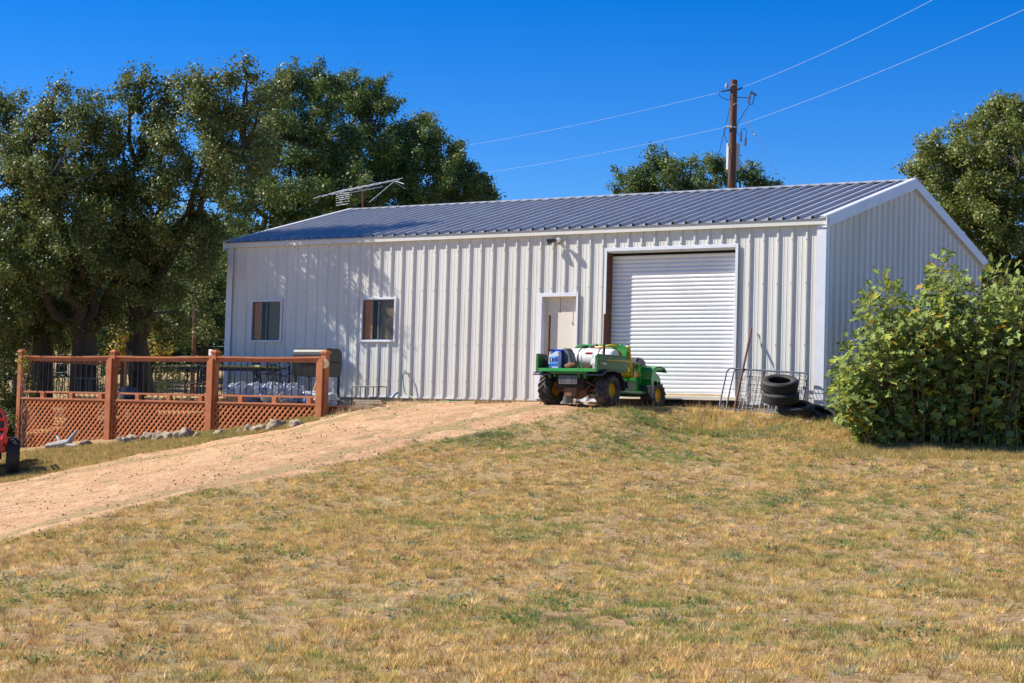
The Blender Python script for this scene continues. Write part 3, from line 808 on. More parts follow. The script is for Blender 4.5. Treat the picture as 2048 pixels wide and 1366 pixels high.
# round metal drum lying on its side
p = G(262,786,-2.0); m1 = MB(); m1.lathe([(0,0),(.15,0),(.155,.01),(.15,.03),(.15,.17),(.155,.19),(.15,.21),(.15,.36),(.155,.38),(0,.38)], (p.x,-2.3,DZ+.155), (.25,.97,0), 28)
tag(m1.build('metal_drum', M['galv'], loc=(p.x,-2.3,DZ)), 'small round metal drum lying on its side near the second deck post', 'drum')
p = G(185,757,-.6); m1 = MB(); m1.box((p.x-.3,-.9,p.z-.02),(p.x+.2,-.5,p.z+.01)); m1.tube([(p.x-.25,-.85,p.z-.02),(p.x-.25,-.85,DZ)],.015,6); m1.tube([(p.x+.15,-.85,p.z-.02),(p.x+.15,-.85,DZ)],.015,6); m1.tube([(p.x-.25,-.55,p.z-.02),(p.x-.25,-.55,DZ)],.015,6); m1.tube([(p.x+.15,-.55,p.z-.02),(p.x+.15,-.55,DZ)],.015,6)
tag(m1.build('side_table', M['galv'], loc=(p.x,-.7,DZ)), 'small low grey metal table on the deck before the big oak trunk', 'table')
p = G(627,780,-2.2)
bt = thing('spray_bottle', (p.x,-2.45,DZ+.02), 'small blue and clear spray bottle standing among things below the grill', 'bottle')
m1 = MB(); m1.lathe([(0,0),(.04,0),(.045,.02),(.045,.14),(.015,.19),(.015,.22),(0,.22)], (0,0,0), (0,0,1), 14); m1.build('bottle_body', M['lblue'], bt, local=True)
m1 = MB(); m1.box((-.05,-.012,.22),(.02,.012,.26)); m1.build('trigger', M['plasticw'], bt, local=True)
p = G(425,700,-2.9); m1 = MB(); m1.box((px_[2]-.21,DY-.03,.765),(px_[2]-.10,DY+.05,.90))
tag(m1.build('small_speaker', M['plasticw'], loc=(px_[2]-.15,DY,.765), bevel=.01), 'small white box standing on the rail beside the third deck post', 'box')
p = G(430,777,1.5); m1 = MB(); m1.box((-1.6,.45,-.30),(-.4,.9,-.27))
# broom/tools handle below the grill
m1 = MB(); p = G(627,760,-1.75); m1.tube([(p.x,-1.85,DZ+.02),(p.x+.05,-1.65,z_-.60)], .014, 6); m1.box((p.x-.06,-1.9,DZ),(p.x+.06,-1.8,DZ+.1))
tag(m1.build('broom', M['orange'], loc=(p.x,-1.8,DZ)), 'short orange-handled broom leaning under the grill', 'broom')

# ------------------------------------------------------------------ bits along the wall
# black rack
a = G(712,800,-.35); b = G(764,800,-.35); z0 = tz(a.x,-.35); zt = G(740,773,-.35).z
rk = MB()
for yy in (-.5,-.2):
    rk.tube([(a.x,yy,z0),(a.x,yy,zt),(b.x,yy,zt),(b.x,yy,z0)], .012, 6); rk.tube([((a.x+b.x)/2,yy,z0),((a.x+b.x)/2,yy,zt)], .012, 6)
for xx in (a.x,(a.x+b.x)/2,b.x): rk.tube([(xx,-.5,zt),(xx,-.2,zt)], .012, 6)
tag(rk.build('metal_rack', M['iron'], loc=(a.x,-.35,z0)), 'low black square-tube rack standing against the wall under the second window', 'rack')
p = G(763,806,-.75); zg = tz(p.x,-.75); m1 = MB()
m1.lathe([(0,.0),(.20,.0),(.27,.17),(.285,.175),(.28,.185),(.255,.17),(.19,.015),(0,.012)], (p.x,-.75,zg), (0,0,1), 28)
tag(m1.build('wash_tub', M['galv'], loc=(p.x,-.75,zg)), 'round galvanised wash tub on the ground before the black rack', 'tub')
p = G(787,790,-.5); zg = tz(p.x,-.5); m1 = MB(); m1.tube([(p.x+.02,-.35,zg+.26),(p.x+.01,-.38,zg+.28),(p.x-.05,-.42,zg+.22),(p.x-.08,-.5,zg+.05),(p.x-.09,-.5,zg)], [.02,.025,.03,.035,.03], 8)
tag(m1.build('watering_spout', mat('faded_blue',(.10,.22,.42),.5), loc=(p.x,-.5,zg)), 'bent blue plastic pipe leaning to the right of the wash tub', 'pipe')
hp = G(812,746,-.04)
hb = thing('hose_tap', (hp.x,-.03,hp.z), 'small wall tap with a handle that the green hose hangs from', 'tap')
m1 = MB(); m1.tube([(hp.x,0,hp.z),(hp.x,-.10,hp.z),(hp.x-.01,-.13,hp.z-.04)], .014, 8); m1.build('spout', M['galv'], hb)
m1 = MB(); m1.lathe([(0,0),(.03,0),(.03,.01),(0,.012)], (hp.x,-.07,hp.z+.04), (0,0,1), 10); m1.tube([(hp.x,-.07,hp.z),(hp.x,-.07,hp.z+.04)], .006, 6); m1.build('tap_handle', M['iron'], hb)
pts = [(hp.x-.01,-.13,hp.z-.04),(hp.x-.005,-.14,hp.z-.12),(hp.x+.03,-.16,hp.z-.28),(hp.x+.10,-.19,hp.z-.45)]
g1 = G(828,806,-.4); pts += [(g1.x-.05,-.3,tz(g1.x,-.3)+.1)]
for k in range(12):
    xx = g1.x + .08 + k*.11; yy = -.42 - .08*math.sin(k*.9); pts.append((xx, yy, tz(xx,yy)+.03))
hm = MB(); hm.tube(pts, .013, 8)
tag(hm.build('garden_hose', M['hose'], loc=(hp.x,-.2,hp.z)), 'green garden hose running from the wall tap down across the ground', 'hose')
# coiled end
cpnt = G(905,809,-.6); cm = MB()
cm.tube([(cpnt.x+(.18+.02*k/10)*math.cos(k*.5), -.65+(.14)*math.sin(k*.5), tz(cpnt.x,-.65)+.035+.001*k) for k in range(30)], .013, 6)
tag(cm.build('hose_coil', M['hose'], loc=(cpnt.x,-.65,tz(cpnt.x,-.65))), 'coil of green hose lying in dry grass by the wall base', 'hose')
# timber edging along the ground
e0 = G(714,810,-1.1); m1 = MB(); m1.beam((5.75,-1.25,tz(5.75,-1.25)+.03),(8.0,-1.15,tz(8,-1.15)+.03), .09, .07)
tag(m1.build('edging_board', M['endgrain'], loc=(6.8,-1.2,-.2), bevel=.005), 'long pale edging board on the ground before the wash tub', 'board')
m1 = MB()
for k in range(4):
    zz = tz(5.9,-2.3)+.03+k*.045; a_ = rnd.uniform(-.15,.15); m1.beam((5.62+rnd.uniform(0,.1),-2.2+a_*.3,zz),(6.35+rnd.uniform(0,.15),-2.2-a_*.5,zz), .14, .035)
tag(m1.build('scrap_boards', M['board'], loc=(6,-2.2,tz(5.9,-2.3))), 'small pile of weathered scrap boards at the right end of the deck', 'boards')
# boards on the sill of the roller door
m1 = MB(); m1.beam((12.0,-.16,.145),(13.0,-.12,.145),.07,.04); m1.beam((12.7,-.2,.143),(13.15,-.16,.143),.05,.035)
tag(m1.build('sill_planks', M['endgrain'], loc=(12.5,-.15,.13)), 'two loose pale planks on the sill below the roller door', 'planks')

# ------------------------------------------------------------------ leaning pipe, gate panels, tyres
tip = G(1504,657,-.045); bs = at(1468,808,Y=-.95)
m1 = MB(); m1.tube([Vector((bs.x,-.95,tz(bs.x,-.95)-.02)), Vector((tip.x,-.06,tip.z))], [.024,.020], 10)
tag(m1.build('steel_bar', M['rust'], loc=(bs.x,-.95,-.1)), 'long rusty steel bar leaning on the wall right of the roller door', 'bar')
def rrect(x0, x1, z0, z1, r, tilt, y0):
    pts = []
    for cx, cz, a0 in ((x1-r,z1-r,0),(x0+r,z1-r,90),(x0+r,z0+r,180),(x1-r,z0+r,270)):
        for k in range(5):
            a = math.radians(a0 + k*22.5); pts.append((cx+r*math.cos(a), cz+r*math.sin(a)))
    return [(x, y0 + (z-z0)*tilt, z) for x, z in pts]
gl = ['galvanised tube gate panel leaning furthest left by the roller door', 'middle galvanised tube gate panel leaning by the roller door', 'galvanised wire mesh gate panel leaning behind the tyre stack']
for i, (pxa, pxb) in enumerate(((1438,1570),(1452,1585),(1470,1601))):
    Y0 = -.80 + .14*i; a = at(pxa,800,Y=Y0); b = at(pxb,800,Y=Y0)
    zb = max(tz(a.x,Y0), tz(b.x,Y0)) + .02; ht = .80
    t = thing('gate_panel', (a.x,Y0,zb), gl[i], 'gate panel', 'galvanised gate panels leaning by the roller door')
    f_ = MB(); pp = [(p[0], p[1], p[2] - (p[0]-a.x)*.05) for p in rrect(a.x,b.x,zb,zb+ht,.09,.42,Y0)]; f_.tube(pp, .017, 8, closed=True); f_.build('frame', M['galv'], t)
    wz = MB(); nv = 3 if i < 2 else 17; nh = 0 if i == 0 else (3 if i < 2 else 10)
    for k in range(nv):
        xx = a.x + (b.x-a.x)*(k+1)/(nv+1); dz = -(xx-a.x)*.05; wz.tube([(xx,Y0,zb+dz),(xx,Y0+ht*.42,zb+ht+dz)], .005 if i == 2 else .009, 5)
    for k in range(nh):
        z = zb + ht*(k+.8)/(nh+.6); yy = Y0 + (z-zb)*.42; wz.tube([(a.x,yy,z),(b.x,yy,z-(b.x-a.x)*.05)], .005, 5)
    wz.build('wires', M['galv'], t)
def car_tyre(name, c, R, Wd, Ri, mm, grooves=5, parent=None, ax=(0,0,1)):
    hw = Wd/2; pr = []
    pr += [(Ri,-hw*.72),(Ri+.01,-hw*.82),(Ri+(R-Ri)*.45,-hw*1.0),(R-.035,-hw*.93),(R-.012,-hw*.80)]
    for g in range(grooves):
        h = -hw*.72 + (g+.5)*hw*1.44/grooves
        pr += [(R-.003+.0*g,h-.012-.004),(R,h-.008),(R-.012,h-.006),(R-.012,h+.004),(R,h+.006)]
    pr += [(R-.012,hw*.80),(R-.035,hw*.93),(Ri+(R-Ri)*.45,hw*1.0),(Ri+.01,hw*.82),(Ri,hw*.72),(Ri+.012,hw*.66),(R-.035,hw*.6),(R-.03,-hw*.6),(Ri+.012,-hw*.66)]
    mb = MB(); mb.lathe(pr, c, ax, 56, closed=True)
    return mb
tl = [('worn black tyre on top of the tyre stack by the building corner', 1558, 0), ('worn black tyre in the middle of the stack, under the top tyre', 1560, 1)]
tc_ = at(1560,800,Y=-1.35); tx = tc_.x
z3 = tz(tx,-1.35)
zs = []
zz = z3 + .03
specs = [((1592,817),-1.25,.335,.20,.20,(.16,-.27,1),'black tyre at the bottom, sticking out to the right from under the stack'),
         ((1561,794),-1.35,.345,.215,.205,(.10,-.24,1),'worn black tyre in the middle of the stack, under the top tyre'),
         ((1559,769),-1.35,.345,.22,.205,(.14,-.33,1),'worn grey-black tyre on top of the stack by the building corner')]
for i, (pp_, y, R, Wd, Ri, ax, lab) in enumerate(specs):
    c = at(*pp_, Y=y)
    mb = car_tyre('tyre', c, R, Wd, Ri, None, 5, ax=ax)
    tag(mb.build('tyre', M['rubber'], loc=tuple(c), sharp=50), lab, 'tyre', 'stacked tyres by the building corner')
c = Vector((tx+.66,-.85,tz(tx+.66,-.85)+.09)); mb = car_tyre('tyre', c, .32,.2,.2,None,5,ax=(.5,-.15,1)); tag(mb.build('tyre', M['rubber'], loc=tuple(c), sharp=50), 'black tyre lying half hidden in shade at the building corner', 'tyre', 'stacked tyres by the building corner')
# pier block and black pipes under the right corner
p = at(1635,822,Y=.05); m1 = MB(); m1.box((14.75,-.06,-.62),(15.1,.01,-.06)); tag(m1.build('pier_block', M['rock'], loc=(14.9,-.02,-.6), bevel=.015), 'pale rough stone block under the front right building corner', 'block')
for k, (dx, lab) in enumerate(((0,'black drain pipe lying at the right building corner, the upper of two'),(.16,'black drain pipe lying at the right building corner, the lower of two'))):
    m1 = MB(); a = Vector((15.2+dx,-1.3-dx,tz(15.2+dx,-1.3-dx)+.05)); b = Vector((16.6+dx,.2-dx,tz(16.6,.2)+.22)); m1.tube([a,b], .05, 12)
    tag(m1.build('drain_pipe', M['dark'], loc=tuple(a)), lab, 'pipe', 'black drain pipes at the corner')

# ------------------------------------------------------------------ utility vehicle at the roller door
gp = at(1213, 812, Y=-2.9)
GXC = gp.x - .61
gz = tz(GXC, -2.9) + .02
gat = thing('utility_vehicle', (GXC, -2.9, gz), 'green and yellow farm utility vehicle parked facing the roller door', 'utility vehicle')
def atv_tyre(R, Wd, Ri, n, c, side, mtyre, mrim, parent, name='wheel', steer=0.0):
    """axis along x; c local centre; side +1/-1 = outer side"""
    hw = Wd/2
    pr = [(Ri,-hw*.8),(Ri+.02,-hw*.95),(Ri+(R-Ri)*.5,-hw*1.04),(R-.05,-hw*.97),(R-.025,-hw*.7),(R-.015,-hw*.3),(R-.012,0),(R-.015,hw*.3),(R-.025,hw*.7),(R-.05,hw*.97),(Ri+(R-Ri)*.5,hw*1.04),(Ri+.02,hw*.95),(Ri,hw*.8)]
    mb = MB(); mb.lathe(pr + [(Ri-.01,hw*.6),(Ri-.01,-hw*.6)], (0,0,0), (1,0,0), 40, closed=True)
    for k in range(n):
        for sg in (-1, 1):
            a0 = 2*math.pi*(k + (.5 if sg > 0 else 0))/n; cols = []
            for q_ in range(6):
                u = q_/5; x = sg*(.01 + u*hw*1.0); a = a0 + u*.42*(.3/R)
                rr = R - .014 - .012*u**2 - (.05*max(0,u-.78)/.22)
                tw = .022/R
                cols.append([(x,(rr-.01)*math.cos(a-tw),(rr-.01)*math.sin(a-tw)),(x,(rr+.020)*math.cos(a-tw*.75),(rr+.020)*math.sin(a-tw*.75)),(x,(rr+.020)*math.cos(a+tw*.75),(rr+.020)*math.sin(a+tw*.75)),(x,(rr-.01)*math.cos(a+tw),(rr-.01)*math.sin(a+tw))])
            v = [p for c_ in cols for p in c_]; f = []
            for q_ in range(5):
                b = q_*4
                for j in range(3): f.append((b+j,b+j+1,b+j+5,b+j+4))
            f += [(0,1,2,3)[::-1],(20,21,22,23)]
            mb.add(v, f)
    Rz = Matrix.Rotation(steer, 3, 'Z')
    mb.v = [tuple(Rz @ Vector(p) + Vector(c)) for p in mb.v]
    o = mb.build(name, mtyre, parent, local=True, sharp=40)
    rm = MB(); s = side
    rm.lathe([(Ri,s*hw*.78),(Ri+.012,s*hw*.84),(Ri+.012,s*hw*.70),(Ri-.012,s*hw*.66),(Ri-.022,s*hw*.30),(Ri*.45,s*hw*.22),(Ri*.42,s*hw*.34),(Ri*.2,s*hw*.36),(0,s*hw*.37)], (0,0,0), (1,0,0), 32)
    rm.lathe([(Ri,-s*hw*.78),(Ri+.012,-s*hw*.84),(Ri-.012,-s*hw*.66),(Ri-.03,-s*hw*.1),(0,-s*hw*.05)], (0,0,0), (1,0,0), 32)
    for k in range(5):
        a = k*2*math.pi/5; rm.lathe([(.012,0),(.012,.012),(0,.013)], (s*hw*.24,Ri*.62*math.cos(a),Ri*.62*math.sin(a)), (s,0,0), 6)
    rm.v = [tuple(Rz @ Vector(p) + Vector(c)) for p in rm.v]
    rm.build('rim', mrim, o, local=True, sharp=40)
    return o
RR, RF = .312, .275
atv_tyre(RR,.27,.145,15,(-.62,0,RR),-1,M['rubber_mud'],M['yellow'],gat)
atv_tyre(RR,.27,.145,15,(.62,0,RR),1,M['rubber_mud'],M['yellow'],gat)
atv_tyre(RF,.22,.135,14,(-.56,1.97,RF),-1,M['rubber'],M['yellow'],gat,steer=-.04)
atv_tyre(RF,.22,.135,14,(.56,1.97,RF),1,M['rubber'],M['yellow'],gat,steer=-.04)
BZ, B0, B1, BW, BH = .70, -.46, .70, .65, .255
def L_(mb, name, m, parent=gat, bevel=0.0, sharp=35): return mb.build(name, m, parent, local=True, bevel=bevel, sharp=sharp)
cb = MB(); cb.box((-BW,B0,BZ-.03),(BW,B1,BZ)); bed = L_(cb,'cargo_bed',M['dgreen'],bevel=.004)
m1 = MB(); m1.box((-BW+.02,B0-.03,BZ-.055),(BW-.02,B0,BZ+.005)); L_(m1,'bed_sill',M['green'],bed,.004)
for s in (-1, 1):
    m1 = MB(); xa, xb = (s*BW-.018, s*BW+.018)
    m1.box((xa,B0-.02,BZ),(xb,B1,BZ+BH)); m1.box((min(s*BW,s*(BW+.03)),B0-.02,BZ+BH),(max(s*BW,s*(BW+.03)),B1,BZ+BH+.025))
    m1.box((xa-.008,B0-.035,BZ-.06),(xb+.008,B0+.0,BZ+BH)); m1.box((xa-.006,B0+.05,BZ+.15),(xb+.006,B1-.02,BZ+.165))
    L_(m1,'bed_side',M['dgreen'],bed,.004)
    m1 = MB(); x_ = s*(BW+.0265); m1.prism([(x_,B0+.30,BZ+.175),(x_,B1-.04,BZ+.20),(x_,B1-.04,BZ+.17),(x_,B0+.30,BZ+.163)],(0,0,0),(s*.003,0,0)); L_(m1,'yellow_stripe',M['yellow'],bed)
    m1 = MB(); m1.box((min(x_,x_+s*.003),B0+.18,BZ+.085),(max(x_,x_+s*.003),B0+.30,BZ+.125)); L_(m1,'decal',M['silverp'],bed)
    m1 = MB(); m1.box((min(x_,x_+s*.003),B0+.09,BZ+.09),(max(x_,x_+s*.003),B0+.15,BZ+.13)); L_(m1,'decal',M['yellow'],bed)
m1 = MB(); m1.box((-BW+.02,B1-.02,BZ),(BW-.02,B1+.01,BZ+BH)); L_(m1,'bed_front',M['dgreen'],bed,.004)
m1 = MB(); m1.tube([(-BW+.02,B1,BZ+BH+.02),(BW-.02,B1,BZ+BH+.02)],.014,6); L_(m1,'bed_top_rail',M['rust'],bed)
# hoop behind the seats: flat wide green arch
hp_ = MB(); a_pts = [(-.60,BZ+.30),(-.60,BZ+.37),(-.57,BZ+.44),(-.50,BZ+.48),(-.40,BZ+.495),(.40,BZ+.495),(.50,BZ+.485),(.56,BZ+.44),(.60,BZ+.36)]
for (xa, za), (xb, zb) in zip(a_pts, a_pts[1:]): hp_.beam((xa,B1+.07,za),(xb,B1+.07,zb),.05,.035,up=(0,1,0))
hp_.prism([(-.60,B1+.06,BZ+.33),(-.60,B1+.06,BZ+.37),(-.57,B1+.06,BZ+.44),(-.50,B1+.06,BZ+.475),(-.38,B1+.06,BZ+.48),(-.36,B1+.06,BZ+.40),(-.46,B1+.06,BZ+.37),(-.52,B1+.06,BZ+.33)],(0,0,0),(0,.02,0))
hp_.prism([(.57,B1+.06,BZ+.24),(.60,B1+.06,BZ+.36),(.56,B1+.06,BZ+.44),(.50,B1+.06,BZ+.475),(.38,B1+.06,BZ+.48),(.36,B1+.06,BZ+.42),(.46,B1+.06,BZ+.37),(.50,B1+.06,BZ+.24)],(0,0,0),(0,.02,0))
hp_.tube([(-.33,B1+.02,BZ+.44),(.3,B1+.02,BZ+.44)],.02,6)
L_(hp_,'rear_hoop',M['green'],bevel=.006)
# seats
for sx in (-.32, .32):
    m1 = MB(); sec = [(.92,.60),(.88,.70),(.86,.90),(.82,1.10),(.80,1.19),(.85,1.20),(.89,1.14),(.94,.94),(1.0,.80),(1.10,.745),(1.30,.72),(1.34,.68),(1.32,.62),(1.0,.58)]
    m1.prism([(sx-.27,y,z) for y,z in sec],(0,0,0),(.56,0,0)); L_(m1,'seat',M['seaty'],bevel=.02)
for s in (-1,1):
    m1 = MB(); x_ = s*.635; m1.tube([(x_,.95,.60),(x_,.97,.80),(x_,1.02,.86),(x_,1.10,.87),(x_,1.17,.84),(x_,1.22,.74),(x_,1.24,.50)],.014,8); m1.tube([(x_,.97,.74),(x_,1.22,.70)],.010,6)
    L_(m1,'arm_rail',M['green'])
# seat base, engine cover, floor, frame
m1 = MB(); m1.box((-.56,.78,.30),(.56,1.22,.52)); L_(m1,'seat_base',M['dgreen'],bevel=.02)
m1 = MB(); m1.box((-.60,1.20,.29),(.60,1.66,.335)); m1.box((.565,.45,.27),(.61,1.66,.335)); m1.box((-.61,.45,.27),(-.565,1.66,.335))
for k in range(7): m1.box((-.5,1.23+k*.055,.335),(.5,1.25+k*.055,.342))
L_(m1,'floor_board',M['green'],bevel=.005)
m1 = MB(); m1.lathe([(0,0),(.07,0),(.07,.03),(.055,.035),(.055,.05),(.07,.055),(.07,.085),(.055,.09),(.055,.105),(.07,.11),(.07,.14),(0,.14)],(.50,.80,.44),(1,0,0),18); L_(m1,'air_filter',M['dark'])
m1 = MB(); m1.box((-.30,-.35,.34),(.30,.72,.64)); m1.box((-.42,.3,.3),(.42,.8,.5)); L_(m1,'engine_block',M['void'],bevel=.02)
# front cowl and fenders
m1 = MB(); cw = [(1.50,.335),(1.46,.55),(1.44,.80),(1.50,.84),(1.75,.90),(2.15,.80),(2.42,.66),(2.50,.45),(2.45,.30),(2.30,.28),(1.60,.28)]
m1.prism([(-.44,y,z) for y,z in cw],(0,0,0),(.88,0,0)); L_(m1,'front_cowl',M['green'],bevel=.03)
for s in (-1, 1):
    m1 = MB(); xo, xi = s*.70, s*.40
    arc = [(1.60,.36),(1.56,.56),(1.59,.72),(1.68,.80),(1.80,.835),(2.0,.84),(2.12,.81),(2.20,.74)]
    for (ya, za), (yb, zb) in zip(arc, arc[1:]):
        m1.add([(xo,ya,za),(xo,yb,zb),(xi,yb,zb+.02),(xi,ya,za+.02),(xo,ya+.0,za-.02),(xo,yb,zb-.02),(xi,yb,zb),(xi,ya,za)],[(0,1,2,3),(4,7,6,5),(0,4,5,1),(2,6,7,3),(0,3,7,4),(1,5,6,2)])
    m1.prism([(xo,1.60,.36),(xo,1.56,.56),(xo,1.59,.72),(xo,1.68,.80),(xo,1.80,.835),(xo,2.0,.84),(xo,2.0,.77),(xo,1.82,.77),(xo,1.72,.72),(xo,1.66,.62),(xo,1.66,.38)],(0,0,0),(-s*.018,0,0))
    L_(m1,'front_fender',M['green'],bevel=.006)
    m1 = MB(); m1.prism([(s*.71,1.575,.18),(s*.71,1.545,.45),(s*.44,1.545,.45),(s*.44,1.60,.18)],(0,0,0),(0,.02,0)); m1.prism([(s*.715,1.56,.18),(s*.715,1.54,.46),(s*.715,1.68,.46),(s*.715,1.64,.20)],(0,0,0),(-s*.015,0,0)); L_(m1,'mud_flap',M['dark'],bevel=.01)
    # rear fender
    m1 = MB(); arc = [(-.44,.60),(-.30,.68),(-.02,.70),(.22,.67),(.38,.52),(.43,.34)]
    for (ya, za), (yb, zb) in zip(arc, arc[1:]):
        m1.prism([(s*.77,ya,za),(s*.77,yb,zb),(s*.77,yb,zb-.03),(s*.77,ya,za-.03)],(0,0,0),(-s*.38,0,0))
    L_(m1,'rear_fender',M['dark'],bevel=.008)
m1 = MB(); m1.prism([(-.42,1.40,.80),(-.42,1.36,.92),(-.42,1.44,1.0),(-.42,1.62,.99),(-.42,1.80,.90),(-.42,1.62,.84)],(0,0,0),(.90,0,0)); L_(m1,'dashboard',M['dark'],bevel=.03)
m1 = MB(); m1.tube([(-.28+.17*math.cos(a_),1.30+.07*math.sin(a_),.95+.15*math.sin(a_)) for a_ in [k*math.pi/10 for k in range(20)]],.014,6,closed=True); m1.tube([(-.28,1.30,.95),(-.28,1.46,.86)],.02,6); m1.box((-.43,1.285,.94),(-.13,1.31,.965)); L_(m1,'steering_wheel',M['dark'])
m1 = MB(); m1.tube([(.05,1.15,.55),(.06,1.12,.85)],.01,6); m1.lathe([(0,0),(.025,.01),(.02,.04),(0,.05)],(.06,1.12,.85),(0,0,1),10); L_(m1,'shift_lever',M['dark'])
# rear undercarriage
m1 = MB(); m1.box((-.20,-.42,.41),(.20,-.40,.57))
for r_i in range(4):
    for cx_ in (-.15,-.08,.08,.15): m1.box((cx_-.022,-.424,.435+r_i*.033),(cx_+.022,-.4195,.443+r_i*.033),1)
mu = m1.build('muffler_guard', [mat('guard_steel',(.12,.115,.13),.5,metal=.3,dirt=(.2,.12,.08),dscale=12,damt=.5), M['void']], gat, local=True)
m1 = MB(); m1.lathe([(0,-.25),(.09,-.24),(.12,-.15),(.13,-.05),(.10,.0),(.13,.05),(.12,.15),(.07,.24),(0,.25)],(0.0,-.08,.28),(1,0,0),18); m1.lathe([(.035,-.5),(.035,.5)],(0,0,.31),(1,0,0),12)
m1.box((-.14,-.30,.19),(.12,.1,.36)); m1.tube([(-.5,-.02,.33),(-.22,-.30,.50)],.02,6); m1.tube([(.5,-.02,.33),(.24,-.30,.50)],.02,6); m1.tube([(.28,-.22,.30),(.42,-.05,.56)],.018,6)
for k in range(5): m1.lathe([(.10,-.012),(.14,-.008),(.14,.008),(.10,.012)],(-.10+k*.05,-.08,.28),(1,0,0),16)
L_(m1,'rear_axle',M['axle'],bevel=0,sharp=45)
m1 = MB()
for x_ in (-.42,.22,.36): m1.box((x_-.022,-.40,.52),(x_+.022,-.36,.67))
m1.box((-.46,-.41,.60),(.42,-.37,.655)); m1.box((-.35,-.38,.55),(-.31,.9,.62)); m1.box((.31,-.38,.55),(.35,.9,.62)); m1.box((-.25,.4,.24),(.25,2.3,.30))
L_(m1,'frame',M['dgreen'],bevel=.004)
m1 = MB(); m1.tube([(-.6,.5,.30),(-.6,.9,.28),(-.6,1.6,.28)],.018,6); m1.tube([(.6,.5,.30),(.6,.9,.28),(.6,1.6,.28)],.018,6); L_(m1,'side_rail',M['dark'])

# --- load in the bed (each a thing)
def gl_(x, y, z): return (GXC + x, -2.9 + y, gz + z)
tk = thing('spray_tank', gl_(.02,.44,BZ+.005), 'white plastic spray tank lying across the front of the green cargo bed', 'tank')
m1 = MB(); m1.lathe([(0,-.56),(.06,-.555),(.10,-.52),(.185,-.44),(.20,-.42),(.205,-.30),(.195,-.295),(.195,-.285),(.208,-.28),(.21,-.14),(.20,-.135),(.20,-.12),(.21,-.115),(.21,.12),(.20,.125),(.20,.14),(.21,.145),(.208,.30),(.197,.305),(.197,.32),(.20,.33),(.195,.46),(.17,.50),(.0,.52)],(0,0,.215),(1,0,0),30)
m1.prism([(.10,-.16,0),(.10,-.22,0),(.10,-.235,.14),(.10,-.19,.26)],(0,0,0),(.36,0,0)); m1.box((-.34,-.14,0),(-.28,.14,.08)); m1.box((.26,-.14,0),(.32,.14,.08)); L_(m1,'tank_body',M['plasticw'],tk,sharp=30)
m1 = MB(); m1.lathe([(0,0),(.075,0),(.075,.05),(.06,.06),(0,.06)],(-.18,0,.415),(0,0,1),20); L_(m1,'lid',M['dark'],tk)
m1 = MB(); m1.box((-.02,-.07,.41),(.10,.05,.47)); m1.lathe([(0,0),(.035,0),(.035,.09),(0,.09)],(.02,-.02,.47),(1,0,0),12); L_(m1,'pump',M['dark'],tk,.005)
for x_ in (-.21,.225):
    m1 = MB(); m1.lathe([(.213,-.012),(.217,-.012),(.217,.012),(.213,.012)],(x_,0,.215),(1,0,0),30,closed=True); L_(m1,'strap',M['dark'],tk)
m1 = MB(); xx = -.06
for w1 in (.018,.022,.014,.02,.02,.014,.022):
    a_ = math.radians(158); R_ = .2125
    for zq in (.30,.315,.33):
        if (int(w1*1000)+int(zq*1000)) % 3 != 0: 
            yq = -math.sqrt(max(0, R_**2-(zq-.215)**2)); m1.box((xx,yq-.004,zq-.004),(xx+w1,yq+.003,zq+.006))
    yq = -math.sqrt(R_**2-(.315-.215)**2); m1.box((xx,yq-.010,.295),(xx+.005,yq+.003,.338)); xx += w1+.006
L_(m1,'red_lettering',M['redprint'],tk)
# hose bundle on the tank
m1 = MB()
for k in range(4):
    m1.tube([(.05+k*.01,-.05+k*.03,.45+.008*k),(.16,-.09+k*.03,.43+.01*k),(.28,-.05+k*.03,.45),(.40,-.02+k*.02,.485),(.47,.06+k*.015,.50),(.50,.12,.47)],.013,6)
ho = m1.build('spray_hose', M['orange'], None, loc=(0,0,0)); ho.location = gl_(.02,.44,BZ+.005)
tag(ho,'orange spray hose bundled on top of the white tank','hose')
# oil jug with big 1
jg = thing('oil_jug', gl_(-.36,-.30,BZ+.005), 'blue and silver oil jug with a white 1 on its label', 'jug')
m1 = MB(); oc = [(-.115,0),(-.12,.10),(-.115,.22),(-.10,.32),(-.085,.325),(-.06,.26),(.0,.30),(.05,.325),(.095,.31),(.11,.27),(.11,.0)]
m1.prism([(x,-.06,z) for x,z in oc],(0,0,0),(0,.11,0)); jb_ = L_(m1,'jug_body',M['silverp'],jg,.012)
m1 = MB(); m1.prism([(-.095,-.0615,.035),(-.098,-.0615,.12),(-.095,-.0615,.215),(.06,-.0615,.235),(.095,-.0615,.23),(.095,-.0615,.035)],(0,0,0),(0,-.002,0)); L_(m1,'label',M['lblue'],jb_)
m1 = MB(); m1.prism([(-.02,-.064,.17),(.09,-.064,.225),(.09,-.064,.13),(.02,-.064,.13)],(0,0,0),(0,-.001,0)); m1.prism([(-.09,-.064,.05),(.09,-.064,.06),(.09,-.064,.085),(-.09,-.064,.075)],(0,0,0),(0,-.001,0)); L_(m1,'label_band',M['blue'],jb_)
m1 = MB(); m1.box((-.082,-.067,.125),(-.012,-.064,.195)); L_(m1,'label_square',M['void'],jb_)
m1 = MB(); m1.box((-.052,-.070,.137),(-.039,-.067,.188)); m1.box((-.061,-.070,.175),(-.052,-.067,.183)); m1.box((-.060,-.070,.133),(-.031,-.067,.141)); L_(m1,'figure_one',M['whiteprint'],jb_)
m1 = MB(); m1.lathe([(0,0),(.022,0),(.022,.03),(0,.03)],(-.09,0,.325),(0,0,1),14); L_(m1,'cap',M['dark'],jb_)
b2 = thing('blue_crate', gl_(-.42,-.10,BZ+.005), 'deep blue plastic container standing right behind the oil jug', 'container')
